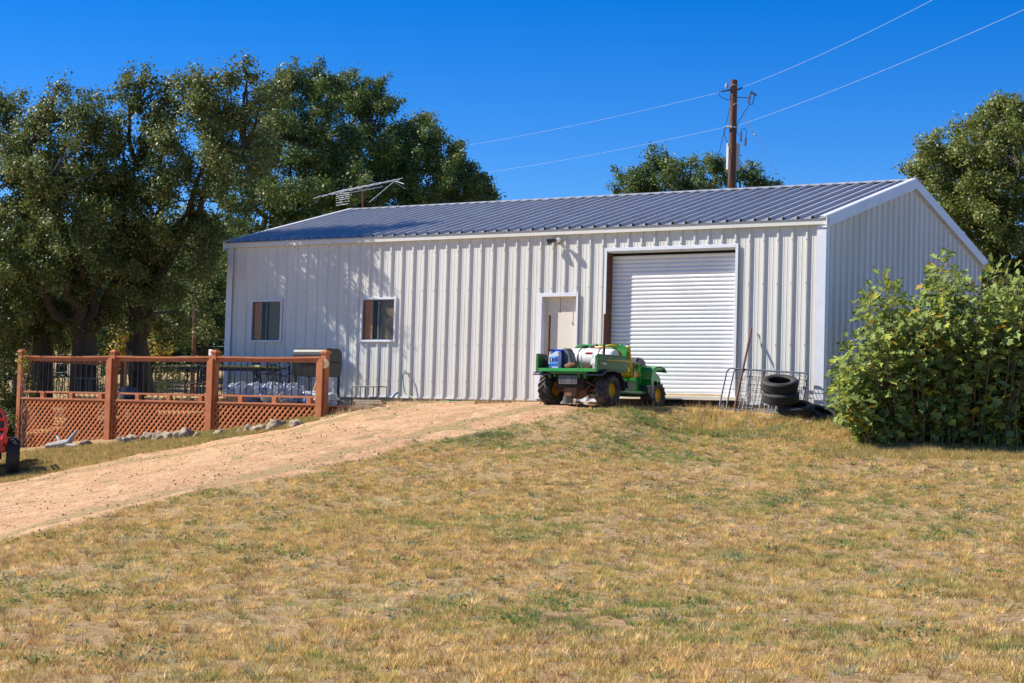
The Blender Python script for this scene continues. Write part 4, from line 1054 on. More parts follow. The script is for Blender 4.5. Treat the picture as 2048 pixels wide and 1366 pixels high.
m1 = MB(); m1.prism([(-.13,-.10,0),(.12,-.10,0),(.13,-.10,.37),(-.15,-.10,.37)],(0,0,0),(0,.20,0)); L_(m1,'body',M['blue'],b2,.01)
m1 = MB(); m1.tube([(-.16,-.05,.36),(-.19,-.05,.43)],.010,6); L_(m1,'handle',M['dark'],b2)
m1 = MB(); m1.prism([(-.06,-.09,0),(-.06,.05,0),(-.06,.05,.36),(-.06,-.06,.40)],(0,0,0),(.14,0,0))
gc = thing('grey_jug', gl_(-.21,-.04,BZ+.005), 'dark grey slanted jug between the blue container and the white tank', 'jug')
m1 = MB(); m1.prism([(-.09,-.1,.02),(.08,-.1,.02),(.11,-.1,.14),(.06,-.1,.30),(.00,-.1,.39),(-.09,-.1,.40)],(0,0,0),(0,.2,0)); L_(m1,'body',mat('grey_poly',(.13,.14,.15),.5,c2=(.1,.11,.12)),gc,.015)
m1 = MB(); m1.lathe([(0,0),(.02,0),(.02,.05),(0,.05)],(.12,0,.12),(1,0,.1),10); L_(m1,'tap',M['dark'],gc)
yc = MB(); yc.lathe([(0,0),(.028,0),(.028,.10),(.012,.13),(0,.13)],(0,0,0),(0,0,1),12); yo = yc.build('yellow_bottle',M['yellow']); yo.location = gl_(.02,.16,BZ+.17-.16); tag(yo,'small yellow bottle beside the grey jug in the cargo bed','bottle')
pc = MB(); pc.lathe([(0,0),(.055,0),(.058,.005),(.055,.012),(.055,.10),(.058,.105),(.055,.112),(.055,.2),(.059,.205),(0,.2)],(0,0,0),(0,0,1),20); po_ = pc.build('paint_can',M['void']); po_.location = gl_(-.53,-.30,BZ+.004); tag(po_,'dark tin can in the rear left corner of the cargo bed','can')
# leather gloves and scrap
o = blob('work_gloves', gl_(-.02,-.28,BZ+.055), (.12,.08,.06), M['leather'], 4.2, 3, .25, 2.6); tag(o,'crumpled brown leather work gloves at the rear edge of the bed','gloves')
m1 = MB(); rr_ = random.Random(3)
for k in range(14):
    c = Vector((rr_.uniform(-.12,.14), rr_.uniform(-.1,.1), .01)); a_ = rr_.uniform(0,6.28); l = rr_.uniform(.06,.14)
    m1.tube([c, c+Vector((l*math.cos(a_)*.6,l*math.sin(a_)*.6,rr_.uniform(.02,.09))), c+Vector((l*math.cos(a_),l*math.sin(a_),rr_.uniform(.0,.05)))], .007, 5)
o = m1.build('scrap_wire', M['rust']); o.location = gl_(.34,-.26,BZ+.01); tag(o,'tangle of rusty wire and fittings at the rear right of the bed','scrap wire')
for x_, y_, ztop, lab in ((-.565,-.22,1.72,'rusty steel pipe standing upright in the rear left of the bed'),(.60,-.13,1.74,'rusty steel pipe standing upright in the rear right of the bed')):
    m1 = MB(); m1.tube([(0,0,0),(.0,0,ztop-BZ)],.026,10,m=0,caps=False); m1.tube([(0,0,0),(.0,0,ztop-BZ)],.020,10,caps=True)
    o = m1.build('steel_pipe', M['rust']); o.location = gl_(x_,y_,BZ+.003); tag(o,lab,'pipe','rusty pipes standing in the cargo bed')
# bits behind the vehicle, by the wall
p = at(1136,792,Y=-.7); m1 = MB(); m1.lathe([(0,0),(.10,0),(.125,.20),(.13,.20),(.13,.21),(.12,.21),(.0,.02)],(0,0,0),(0,0,1),18); o = m1.build('metal_pail',M['galv']); o.location=(p.x,-.7,tz(p.x,-.7)+.0); tag(o,'small metal pail by the wall seen under the green vehicle','pail')
for i,(px,lab) in enumerate(((1128,'flat pale stone by the pail under the green vehicle'),(1160,'pale stone between the rear wheels, left of the axle'),(1178,'pale stone on the ground behind the right rear wheel'))):
    p = at(px,800,Y=-.5); o = blob('stone',(p.x,-.5,tz(p.x,-.5)+.03),(.12,.08,.07),M['rock'],i+20,3,.2,1.6); tag(o,lab,'stone')

# ------------------------------------------------------------------ red utility vehicle cut by the left edge
rp = ground_at(25, 37.5)
red = thing('red_vehicle', tuple(rp), 'red tube-framed utility vehicle cut off by the left picture edge', 'utility vehicle', rz=math.radians(48.7))
# local: x = picture right, y = away
atv_tyre(.38,.26,.17,16,(.03,.0,.38),1,M['rubber'],M['dark'],red)
atv_tyre(.38,.26,.17,16,(-.95,.0,.38),-1,M['rubber'],M['dark'],red)
atv_tyre(.38,.26,.17,16,(.03,1.45,.38),1,M['rubber'],M['dark'],red)
atv_tyre(.38,.26,.17,16,(-.95,1.45,.38),-1,M['rubber'],M['dark'],red)
m1 = MB(); m1.box((-.85,-.1,.45),(-.10,1.9,.62)); m1.box((-.9,-.25,.62),(-.08,.5,.80)); L_(m1,'body',M['red'],red,.03)
m1 = MB(); m1.box((-.75,.0,.3),(-.2,1.9,.46)); L_(m1,'chassis',M['void'],red,.02)
m1 = MB()
for yy in (-.32, .45):
    m1.tube([(-0.21,yy,.60),(-0.20,yy,.72),(-0.12,yy,.92),(-0.13,yy,1.10),(-0.22,yy,1.32),(-0.55,yy,1.33),(-.80,yy,1.32),(-.92,yy,1.10),(-.92,yy,.92),(-.84,yy,.72),(-.83,yy,.60)],.032,8)
for z_q, x_q in ((1.32,-.23),(1.14,-.15),(.93,-.13),(.70,-.21)):
    m1.tube([(x_q,-.32,z_q),(x_q,.45,z_q)],.026,8); m1.tube([(x_q,-.32,z_q),(-.95-x_q,-.32,z_q)],.026,8)
L_(m1,'tube_guard',M['red'],red)
m1 = MB(); m1.box((-.8,.6,.62),(-.15,1.1,.85)); m1.box((-.8,1.0,.85),(-.15,1.15,1.3)); L_(m1,'seat',M['dark'],red,.04)

# ------------------------------------------------------------------ pole, transformer, wires
TP = 50.0
def PP(px, py, t=TP): return at(px, py, t=t)
ptop = PP(1468,160); pbz = tz(ptop.x, ptop.y)
pol = thing('utility_pole', (ptop.x, ptop.y, pbz), 'tall brown wooden utility pole with grey transformer behind the workshop roof', 'utility pole')
m1 = MB(); m1.tube([(ptop.x,ptop.y,pbz-.3),(ptop.x,ptop.y,pbz+4),(ptop.x,ptop.y,ptop.z)],[.15,.125,.095],16); m1.build('shaft', M['pole'], pol)
def pt(dx, z, dd=0): # right of the pole by dx metres, toward camera by dd
    return Vector((ptop.x,ptop.y,0)) + CR*dx*1.0 - Vector((_fw.x,_fw.y,0))*dd + Vector((0,0,z - CR.z*dx))
zz_ = lambda py, px=1468: PP(px,py).z
m1 = MB(); c = pt(.06, zz_(338), -.32); m1.lathe([(0,0),(.19,0),(.19,.68),(.20,.69),(.20,.72),(.15,.76),(0,.77)], tuple(c), (0,0,1), 26); m1.build('transformer_can', M['whitecan'], pol)
m1 = MB()
for dx, zb, ht in ((.20,zz_(283),.26),(.33,zz_(292)-.0,.24)):
    pr = []; 
    for k in range(7): pr += [(.022,k*ht/7),(.042,k*ht/7+.012),(.022,k*ht/7+.024)]
    m1.lathe([(0,0)]+pr+[(.012,ht),(0,ht+.02)], tuple(pt(dx+.02,zb-.02,.06)), (0.05,0,1), 10)
m1.build('bushing', M['ceramic'], pol)
def ins(a, b, r=.035, n=6, mm=None):
    m = MB(); a = Vector(a); b = Vector(b); Ln = (b-a).length; pr = [(0,0)]
    for k in range(n): pr += [(r*.55,(k+.15)*Ln/n),(r,(k+.4)*Ln/n),(r*.55,(k+.7)*Ln/n)]
    m.lathe(pr+[(0,Ln)], tuple(a), tuple(b-a), 10); return m.build('insulator', mm or M['ceramic'], pol)
ins(pt(-.08,zz_(180)), pt(-.36,zz_(184)), .035, 7, M['dark']); ins(pt(.06,zz_(181)), pt(.24,zz_(175)), .035, 6, M['dark'])
m1 = MB(); m1.lathe([(0,0),(.045,.02),(.055,.07),(.03,.13),(0,.14)], tuple(pt(-.20,zz_(178),.03)), (0,0,1), 12); m1.tube([pt(-.2,zz_(172),.03),pt(0,zz_(171),.12),pt(.14,zz_(172))],.01,6); m1.build('line_clamp', M['ceramic'], pol)
# cutout
ins(pt(.42,zz_(207)), pt(.48,zz_(184)), .045, 7, M['ceramic'])
m1 = MB(); m1.tube([pt(.50,zz_(182)),pt(.58,zz_(190)),pt(.53,zz_(208)),pt(.44,zz_(208))],.016,6); m1.beam(pt(.46,zz_(183)),pt(.64,zz_(190)),.05,.05); m1.tube([pt(.04,zz_(195)),pt(.42,zz_(195))],.015,6); m1.build('fuse_cutout', M['galv'], pol)
m1 = MB(); m1.tube([pt(-.03,zz_(256),.1),pt(-.22,zz_(255),.04)],.03,8); m1.tube([pt(.02,zz_(257),.12),pt(.1,zz_(253),.04)],.02,6); m1.lathe([(0,0),(.03,0),(.03,.06),(0,.06)],tuple(pt(-.2,zz_(257),.03)),(1,0,0),8); m1.tube([pt(.08,zz_(207),.05),pt(-.02,zz_(211),.12)],.02,6); m1.build('bracket', M['whitecan'], pol)
m1 = MB()
m1.tube([pt(-.38,zz_(184)),pt(-.42,zz_(190)),pt(-.30,zz_(197)),pt(-.08,zz_(202))],.009,5)
m1.tube([pt(-.1,zz_(215)),pt(-.14,zz_(232)),pt(-.24,zz_(262)),pt(-.34,zz_(300)),pt(-.42,zz_(320))],.008,5)
m1.tube([pt(-.2,zz_(258)),pt(-.24,zz_(272)),pt(-.12,zz_(288)),pt(-.1,zz_(296))],.008,5)
m1.tube([pt(.44,zz_(209)),pt(.28,zz_(228)),pt(.12,zz_(248)),pt(.10,zz_(262)),pt(.18,zz_(272))],.008,5)
m1.tube([pt(.22,zz_(266)),pt(.24,zz_(258)),pt(.33,zz_(257)),pt(.38,zz_(262)),pt(.36,zz_(274))],.008,5)
m1.tube([pt(-.1,zz_(300),.12),pt(-.04,zz_(330),.15),pt(-.08,zz_(380),.13)],.01,5)
m1.build('jumper_wires', M['iron'], pol)
def cat(a, b, sag, n=24):
    a = Vector(a); b = Vector(b); return [a.lerp(b, k/n) - Vector((0,0,4*sag*(k/n)*(1-k/n))) for k in range(n+1)]
for (pa, pb, ta, tb, sag, lab) in (
    (pt(-.40,zz_(186)), at(760,312,t=95), 0,0,.25, 'upper thin wire from the pole to the far trees on the left'),
    (pt(-.24,zz_(256)), at(800,362,t=95), 0,0,.25, 'lower thin wire from the pole to the far trees on the left'),
    (pt(.24,zz_(174)), at(2000,-72,t=30), 0,0,.12, 'upper thin wire rising from the pole out of the top right'),
    (pt(.12,zz_(252)), at(2200,-50,t=30), 0,0,.12, 'lower thin wire rising from the pole to the right edge')):
    m1 = MB(); m1.tube(cat(pa,pb,sag),.0036,5); tag(m1.build('power_line', M['wire'], loc=tuple(pa)), lab, 'wire', 'overhead wires at the utility pole')
m1 = MB(); ga = pt(.08,zz_(208)); gb_ = at(1630,470,t=52); m1.tube([ga,ga.lerp(gb_,.22)],.011,5); m1.tube([ga.lerp(gb_,.22),gb_],.006,5); m1.lathe([(0,0),(.03,.02),(.03,.08),(0,.1)],tuple(ga.lerp(gb_,.22)),tuple(gb_-ga),8)
tag(m1.build('guy_wire', M['wire'], loc=tuple(ga)), 'thin guy wire slanting down right from the utility pole', 'wire')

# ------------------------------------------------------------------ roof antenna
TA = 46.0
k_r = (HR-HE)/(W/2)
ap = at(726,420,Y=W/2+.1)
ant = thing('television_antenna', (ap.x, W/2+.1, HR), 'old television aerial on a rusty mast at the roof ridge', 'antenna')
TA = (Vector((ap.x, W/2+.1, HR)) - CAM).dot(_fw)
A_ = lambda px, py, dt=0: at(px, py, t=TA+dt)
m1 = MB(); mt_ = A_(726,370); m1.tube([(ap.x,W/2+.1,HR-.1),(mt_.x,mt_.y,mt_.z)],.026,8); m1.build('mast', M['rust'], ant)
m1 = MB(); m1.tube([A_(636,393,-.9),A_(726,374),A_(799,359,.7)],.014,6); m1.tube([A_(690,387,-.35),A_(766,373,.35)],.012,6); m1.build('boom', M['wire'], ant)
m1 = MB()
for k in range(9):
    f_ = k/8; c = A_(658+f_*130, 388-f_*27, -.7+f_*1.4); l = .75-.35*f_
    dr = (CR*.62 - Vector((_fw.x,_fw.y,0))*.78 + Vector((0,0,.06))).normalized()
    m1.tube([c-dr*l, c+dr*l], .006, 5)
m1.tube([A_(787,364,.6),A_(738,405,.2)],.007,5); m1.tube([A_(787,363,.6),A_(812,378,.9)],.006,5); m1.tube([A_(790,362,.6),A_(808,368,.3)],.006,5); m1.tube([A_(733,359,.2),A_(755,366,.3)],.005,5)
m1.tube([A_(688,386,-.4),A_(680,411,-.4)],.009,5)
for k, y_ in enumerate((388,392,396,400,405,410)): m1.tube([A_(672,y_+1,-.3),A_(699,y_-3,-.6)],.005,5)
m1.build('elements', M['wire'], ant)

# ------------------------------------------------------------------ far fence and rusty post
fw0 = at(387,712,t=52); m1 = MB(); zb = tz(fw0.x,fw0.y); zt2 = at(387,612,t=52).z; m1.tube([(fw0.x,fw0.y,zb-.1),(fw0.x,fw0.y,zt2)],.062,10)
tag(m1.build('steel_post', M['rust'], loc=(fw0.x,fw0.y,zb)), 'tall rusty brown steel post left of the workshop corner', 'post')
fpts = [at(px,712,t=60) for px in (-60,60,190,300,405,470,560)]
fpts = [Vector((p.x,p.y,tz(p.x,p.y))) for p in fpts]
fen = thing('wire_fence', tuple(fpts[0]), 'thin wire fence with wooden posts across the dry field behind the deck', 'fence')
for p in fpts: m1 = MB(); m1.tube([p-Vector((0,0,.1)), p+Vector((0,0,1.25))],.05,8); m1.build('fence_post', M['bark'], fen)
for hz_ in (.35,.65,.95,1.18):
    m1 = MB(); m1.tube([p+Vector((0,0,hz_)) for p in fpts],.007,4); m1.build('fence_wire', M['wire'], fen)

# ------------------------------------------------------------------ vegetation
def leaf_cloud(clumps, dens, size, seed, base, spread=.08, per=12, fill=1.0, up=.45, squash=.85, gloss=1):
    """clumps: (x,y,z,r). returns V, F, colours. leaf = four-cornered blade; sprigs of leaves over the shell of each clump"""
    g = np.random.default_rng(seed); VV = []; CC = []
    sub = []
    for (cx, cy, cz, r) in clumps:
        if r < .42: sub.append((cx, cy, cz, r)); continue
        for k in range(int((7 + 18*r*r)*fill)):
            d = g.normal(size=3); d /= np.linalg.norm(d); q = r * (.30 + .85*g.random()**.5)
            p0_ = np.array([cx+d[0]*q, cy+d[1]*q, cz+d[2]*q*squash]); rs_ = g.uniform(.13,.30)*min(1.3,max(.85,r**.5))
            sub.append((*p0_, rs_))
            if g.random() < .22:      # a spray that runs on outward and up
                dr_ = d + np.array([0,0,.5]) + g.normal(size=3)*.3; dr_ /= np.linalg.norm(dr_)
                for w_ in (1.0, 1.8, 2.5)[:g.integers(1,4)]:
                    p1_ = p0_ + dr_*rs_*w_*1.1; sub.append((*p1_, rs_*(.8-.2*w_/1.3)))
    for (cx, cy, cz, r) in sub:
        n = max(4, int(dens * r * r))
        d = g.normal(size=(n, 3)); d /= np.linalg.norm(d, axis=1)[:, None]
        lump = 1 + .20*np.sin(d[:,0]*5+cx) * np.cos(d[:,1]*4.3+cy) + .16*np.sin(d[:,2]*7+cz*2)
        rad = r * (0.35 + .68 * g.random(n) ** .6) * lump
        sc_ = d * rad[:, None] * np.array([1, 1, squash]) + np.array([cx, cy, cz])
        # a few stray shoots that stick out
        k = g.random(n) < .08; sc_[k] += d[k] * (g.random(k.sum())[:, None] * .5 * r) + np.array([0,0,.05])
        m = per; c = np.repeat(sc_, m, 0); dd = np.repeat(d + g.normal(size=d.shape)*.7, m, 0)
        c = c + g.normal(size=c.shape) * spread
        nrm = dd*.6 + np.array([0,0,up]) + g.normal(size=c.shape)*.38; nrm /= np.linalg.norm(nrm, axis=1)[:, None]
        t = np.cross(nrm, g.normal(size=c.shape)); t /= np.linalg.norm(t, axis=1)[:, None]
        b = np.cross(nrm, t); L1 = size * (.6 + .8*g.random(len(c)))[:, None]; W1 = L1 * .34
        v = np.stack([c - t*L1*.5, c + b*W1 - t*L1*.02, c + t*L1*.5, c - b*W1 - t*L1*.02], 1)
        VV.append(v.reshape(-1, 3))
        sp = np.repeat(g.random((n, 1)), m, 0); lf = g.random((len(c), 1)); ht = g.random((len(c), 1))
        a0, a1, a2, a3 = [np.array(q) for q in base]
        col = a0*(1-sp) + a1*sp; col = col*(.75+.5*lf); col = np.where(ht < .10, a2*(.7+.6*lf), col); col = np.where(ht > .95, a3, col)
        CC.append(np.repeat(col, 4, 0))
    V = np.concatenate(VV); C_ = np.concatenate(CC); Fq = np.arange(len(V)).reshape(-1, 4)
    return V, Fq, C_
OAK = ((.065,.112,.026),(.135,.17,.038),(.24,.24,.09),(.33,.28,.09))
OAKG = ((.06,.12,.026),(.125,.18,.038),(.20,.23,.07),(.28,.26,.08))
OAKY = ((.12,.165,.032),(.19,.225,.045),(.29,.28,.09),(.36,.31,.10))
def limb(mb, a, b, r0, r1, seed, n=7, wob=.18):
    g = random.Random(seed); a = Vector(a); b = Vector(b); Ln = (b-a).length
    pts = []; rs = []
    for k in range(n+1):
        f = k/n; p = a.lerp(b, f) + Vector((g.uniform(-1,1),g.uniform(-1,1),g.uniform(-.6,.8)))*wob*math.sin(f*math.pi)*Ln*.3
        p.z += math.sin(f*math.pi)*Ln*.05; pts.append(p); rs.append(r0 + (r1-r0)*f**.8)
    mb.tube(pts, rs, 8); return pts
def tree(name, label, cat, base, fork_h, tr, clumps, dens, size, seed, colr, group=None, lean=(0,0), per=12, spread=.08, fill=.9, limbs=True, mleaf='leaf'):
    bx, by = base; bz = tz(bx, by)
    t = thing(name, (bx, by, bz), label, cat, group)
    g = random.Random(seed); mb = MB()
    fk = Vector((bx+lean[0], by+lean[1], bz+fork_h))
    mb.tube([(bx,by,bz-.3),(bx,by,bz+.05),(bx+lean[0]*.3,by+lean[1]*.3,bz+fork_h*.4),tuple(fk)],[tr*1.6,tr*1.15,tr*.95,tr*.85],12)
    if limbs:
        mains = []
        cs = sorted(clumps, key=lambda c: -c[3])[:max(5, len(clumps)//3)]
        for i, c in enumerate(cs):
            p = limb(mb, fk - Vector((0,0,g.uniform(0,.25))), (c[0],c[1],c[2]), tr*.55, tr*.10, seed*31+i, 8); mains.append(p)
        for i, c in enumerate(clumps):
            best = min((q for m in mains for q in m[2:]), key=lambda q: (q-Vector(c[:3])).length)
            limb(mb, best, (c[0],c[1],c[2]), tr*.16, .012, seed*57+i, 5)
            for k in range(3):
                d = Vector((g.uniform(-1,1),g.uniform(-1,1),g.uniform(-.3,1))).normalized()*c[3]*.95
                limb(mb, (c[0],c[1],c[2]), tuple(Vector(c[:3])+d), .02, .005, seed*91+i*7+k, 4)
    mb.build('trunk', M['bark'], t)
    V, Fq, C_ = leaf_cloud(clumps, dens*1.0, size, seed, colr, per=per, spread=spread, fill=fill)
    npmesh('crown', V - np.array([bx,by,bz]), Fq, M[mleaf], C_, parent=t)
    return t
def C3(px, py, t, r): p = at(px, py, t=t); return (p.x, p.y, p.z, r)
def basepx(px, t): p = at(px, 800, t=t); return (p.x, p.y)
OG = 'live oaks left of and behind the workshop'
tree('live_oak','leftmost dark live oak, its trunk behind the left deck post','tree', basepx(82,45.5), 2.6, .30,
     [C3(*q) for q in ((10,250,45,.85),(-70,300,45,1.3),(50,330,43.5,1.15),(-30,420,43.5,1.4),(60,470,43,1.2),(-110,480,45,1.4),(20,580,43.5,1.15),(-80,610,44,1.3),(90,590,45,.9),(10,680,46,.8),(110,400,46,1.2),(-10,210,45.5,.45),(-150,380,46,1.4))],
     380, .073, 1, OAK, OG, fill=.75)
tree('live_oak','big live oak with a forked trunk behind the left deck bay','tree', basepx(165,45.0), 2.2, .36,
     [C3(*q) for q in ((100,215,43.5,.65),(135,250,44,.65),(70,260,43,.7),(160,300,43,.85),(105,350,42.5,1.0),(200,360,43.5,.8),(60,290,43,.9),(150,430,42.5,1.0),(230,440,44,.9),(110,510,42.5,1.1),(200,530,43.5,1.1),(270,500,44.5,1.0),(40,540,43,1.0),(170,590,44.5,.85),(100,620,45,.8),(250,600,45.5,.8),(60,650,45.5,.6),(125,655,45.5,.5),(205,650,45.8,.55),(30,620,45,.7),(120,178,42.5,.32),(165,235,42.5,.4),(205,270,43,.55))],
     350, .072, 2, OAK, OG, fill=.62)
tree('live_oak','tall live oak with a leaning double trunk beside the workshop corner','tree', basepx(288,46), 1.9, .34,
     [C3(*q) for q in ((255,640,46.5,.55),(335,650,46.5,.5),(375,640,47.0,.6),(300,660,47.0,.45),(260,230,43.2,.9),(300,205,43.2,.75),(360,215,43.2,.8),(330,290,43.2,1.2),(400,225,42.3,.85),(440,215,42.3,.85),(485,190,42.3,.7),(495,150,42.3,.3),(490,125,42.3,.2),(520,210,42.3,.7),(420,310,42.3,1.2),(250,320,43.5,1.1),(490,300,42.3,1.1),(380,400,43.0,1.2),(300,410,43.0,1.2),(240,400,44.0,1.0),(430,440,44.0,.7),(350,500,43.5,1.1),(280,520,44.0,1.0),(410,520,45.0,.75),(320,600,45.0,.8),(400,590,46.0,.65),(270,170,43.2,.3),(345,170,43.2,.3),(390,165,42.3,.35),(455,165,42.3,.3),(300,165,43.2,.25))],
     350, .072, 3, OAK, OG, fill=.62, lean=(-.25,-.1))
tree('live_oak','live oak behind the left end of the workshop roof','tree', basepx(530,58), 3.0, .34,
     [C3(*q) for q in ((530,220,57,1.1),(600,200,57,1.1),(640,180,57,.8),(575,175,57,.6),(590,300,56,1.6),(500,330,55,1.5),(660,260,57,.9),(640,380,55,1.5),(550,410,54,1.4),(650,162,57,.25),(600,160,57,.4),(560,470,55,1.2),(540,250,56,1.0))],
     380, .083, 4, OAKG, OG, fill=.62)
tree('live_oak','tall live oak behind the roof aerial','tree', basepx(720,60), 3.2, .36,
     [C3(*q) for q in ((690,190,60,.75),(730,190,60,.85),(760,215,60,.55),(700,250,60,1.2),(745,275,59,1.3),(780,300,59,1.0),(690,340,58,1.5),(760,370,58,1.6),(830,280,60,.9),(840,340,59,1.3),(700,420,57,1.3),(800,420,58,1.3),(640,300,60,1.0),(693,155,60,.3),(775,200,60,.3),(740,170,60,.3))],
     380, .083, 5, OAKG, OG, fill=.60)
tree('live_oak','low live oak whose crown slopes down to the ridge right of the aerial','tree', basepx(880,62), 2.6, .32,
     [C3(*q) for q in ((850,262,62,.6),(875,300,62,.8),(820,310,61,1.2),(880,350,61,1.3),(930,370,62,1.0),(900,410,61,1.3),(955,395,62,.8),(850,420,60,1.4),(975,400,62.5,.45),(985,390,63,.35),(835,245,62,.4),(940,350,62,.4))],
     380, .083, 6, OAKG, OG, fill=.62)
tree('live_oak','small dark live oak behind the ridge left of the utility pole','tree', basepx(1330,60), 2.6, .28,
     [C3(*q) for q in ((1290,360,60,.75),(1330,350,60,.9),(1345,325,60,.5),(1380,355,60,.8),(1270,375,60,.5),(1310,330,60,.35),(1330,400,60,1.3),(1385,325,60,.3),(1260,350,60,.22))],
     340, .083, 7, OAKG, OG, fill=.6)
tree('live_oak','small live oak behind the ridge right of the utility pole','tree', basepx(1460,62), 2.6, .28,
     [C3(*q) for q in ((1430,350,62,.8),(1445,325,62,.45),(1480,360,62,.8),(1510,365,62,.6),(1400,375,62,.7),(1460,400,62,1.2),(1530,372,62,.35),(1500,345,62,.3),(1425,320,62,.3))],
     340, .083, 8, OAKG, OG, fill=.6)
tree('live_oak','large yellow-green live oak rising behind the right gable','tree', basepx(1990,49), 2.2, .40,
     [C3(*q) for q in ((2010,250,49,.8),(1985,260,49,.8),(2050,240,49,1.0),(1940,290,49,.9),(1890,310,49,.75),(1900,360,48.5,1.1),(1860,350,49,.7),(1960,350,48,1.2),(2040,340,48,1.3),(1850,400,49,.7),(1910,430,48,1.1),(1990,440,47.5,1.2),(2070,440,48,1.3),(1960,510,48,.9),(2020,520,47.5,1.1),(2000,590,48,1.0),(2060,620,48,1.2),(2120,330,49,1.4),(2140,500,49,1.5),(2000,215,49,.35),(1998,200,49,.2),(2030,212,49,.25),(1915,260,49,.35),(1870,290,49,.3),(1835,375,49,.35),(2130,640,49,1.3),(1950,450,50,1.0),(2042,222,49,.4))],
     400, .078, 9, OAKY, fill=.8)
tree('juniper','bright green juniper between the big oaks and the workshop corner','tree', basepx(405,58), .8, .12,
     [C3(*q) for q in ((400,640,57,.9),(430,600,57,.8),(380,590,57,.9),(430,670,57,.9),(360,660,58,.9),(410,540,57,.8),(340,620,59,.9),(445,540,57,.6),(460,640,58,.8),(455,480,58,.8),(410,470,58,.9),(370,530,58,.9))],
     330, .07, 10, ((.045,.10,.022),(.08,.15,.03),(.12,.18,.04),(.16,.17,.05)))
tree('oak_thicket','tangled small oak behind the left edge of the deck','tree', basepx(30,50), 1.2, .12,
     [C3(*q) for q in ((20,680,50,.8),(-30,640,50,.9),(70,660,51,.7),(120,690,52,.55),(10,610,50,.9))],
     260, .08, 12, OAK)
tree('oak_thicket','small grey-green oak seen between the two big trunks','tree', basepx(215,56), 1.0, .10,
     [C3(*q) for q in ((215,640,56,.9),(200,590,56,1.0),(225,690,56,.6),(130,630,57,.9),(245,570,56,.8),(60,600,58,1.2),(150,560,58,1.2))],
     260, .085, 13, OAKG)
for k,(px,t,lst,lab) in enumerate(((245,50,((240,690,50,.42),(250,660,50,.38),(262,700,50,.3),(228,712,50,.3)),'yellow-leaved sapling beside the double trunk of the oak'),
                                   (318,52,((320,690,52,.35),(312,660,52,.32),(326,705,52,.3)),'small yellow-leaved sapling right of the leaning double trunk'))):
    tree('yellow_sapling',lab,'sapling',basepx(px,t),.8,.03,[C3(*q) for q in lst],170,.09,20+k,((.42,.30,.03),(.30,.26,.04),(.5,.36,.05),(.2,.2,.04)),'yellow saplings under the oaks',per=9)
# hillside wood far behind, keeps the horizon shut where the crowns are thin
bt_ = [(-250,470),(-150,520),(-60,540),(40,560),(130,560),(220,560),(300,560),(390,560),(470,560)]
for i,(px,py) in enumerate(bt_):
    p = at(px,py,t=74); gz2 = tz(p.x,p.y)
    cl = [C3(px+rnd.uniform(-40,40), py+rnd.uniform(-50,120), 74+rnd.uniform(-2,2), rnd.uniform(1.3,2.1)) for _ in range(6)]
    tree('far_oak','dark oak in the row beyond the wire fence','tree',(p.x,p.y),2.0,.22,cl,120,.13,40+i,OAKG,'dark oaks in a row beyond the wire fence',per=14,spread=.2)
for i,(px,py) in enumerate(((1990,640),(2100,620),(1890,660))):
    cl = [C3(px+rnd.uniform(-40,40), py+rnd.uniform(-60,120), 56+rnd.uniform(-1,1), rnd.uniform(1.1,1.6)) for _ in range(5)]
    tree('far_oak',('dark oak just behind the fig bush and right gable','dark oak at the right picture edge behind the fig bush','dark oak hidden low behind the right gable wall')[i],'tree',basepx(px,56),1.6,.2,cl,140,.11,60+i,OAKG,per=14,spread=.18)

# ---- leafy shrub left of the deck
def shrub(name, label, px, t, spec, dens, size, seed, colr, per=14):
    b = basepx(px, t); bz = tz(*b); th = thing(name, (b[0],b[1],bz), label, 'shrub')
    cl = [C3(*q) for q in spec]; mb = MB()
    for i,c in enumerate(cl):
        limb(mb,(b[0],b[1],bz-.05),(c[0],c[1],c[2]),.03,.008,seed+i,5)
        for k in range(5):
            d = Vector((rnd.uniform(-1,1),rnd.uniform(-1,1),rnd.uniform(-.3,1))).normalized()*c[3]; limb(mb,(c[0],c[1],c[2]),tuple(Vector(c[:3])+d),.010,.004,seed*3+i*9+k,4)
    mb.build('stems', M['twig'], th)
    V,Fq,C_ = leaf_cloud(cl,dens,size,seed,colr,per=per); npmesh('foliage', V-np.array([b[0],b[1],bz]), Fq, M['leaf'], C_, parent=th)
shrub('wild_shrub','grey-green wild shrub crowding the left end of the deck',15,43.5,((10,730,44,.55),(25,790,43.5,.5),(-10,800,43.5,.6),(28,840,43,.45),(-20,860,43,.6),(5,860,42.5,.45)),300,.06,70,OAK)
shrub('wild_shrub','thin shrub beyond the deck between the two big trunks',130,48,((120,770,48,.4),(160,760,48,.4),(205,770,49,.35),(90,750,49,.4)),110,.06,71,OAKG)
shrub('wild_shrub','thin dark shrub beyond the deck right of the leaning trunk',335,50,((330,760,50,.45),(350,740,50,.35),(300,770,50,.4)),110,.06,72,OAK)
shrub('yellow_vine','yellow-green vine climbing the leftmost deck post',50,42.3,((48,715,42.3,.14),(52,740,42.3,.12),(56,765,42.4,.10),(44,728,42.2,.12)),900,.05,73,((.34,.28,.03),(.2,.22,.04),(.5,.4,.05),(.2,.2,.05)),per=6)

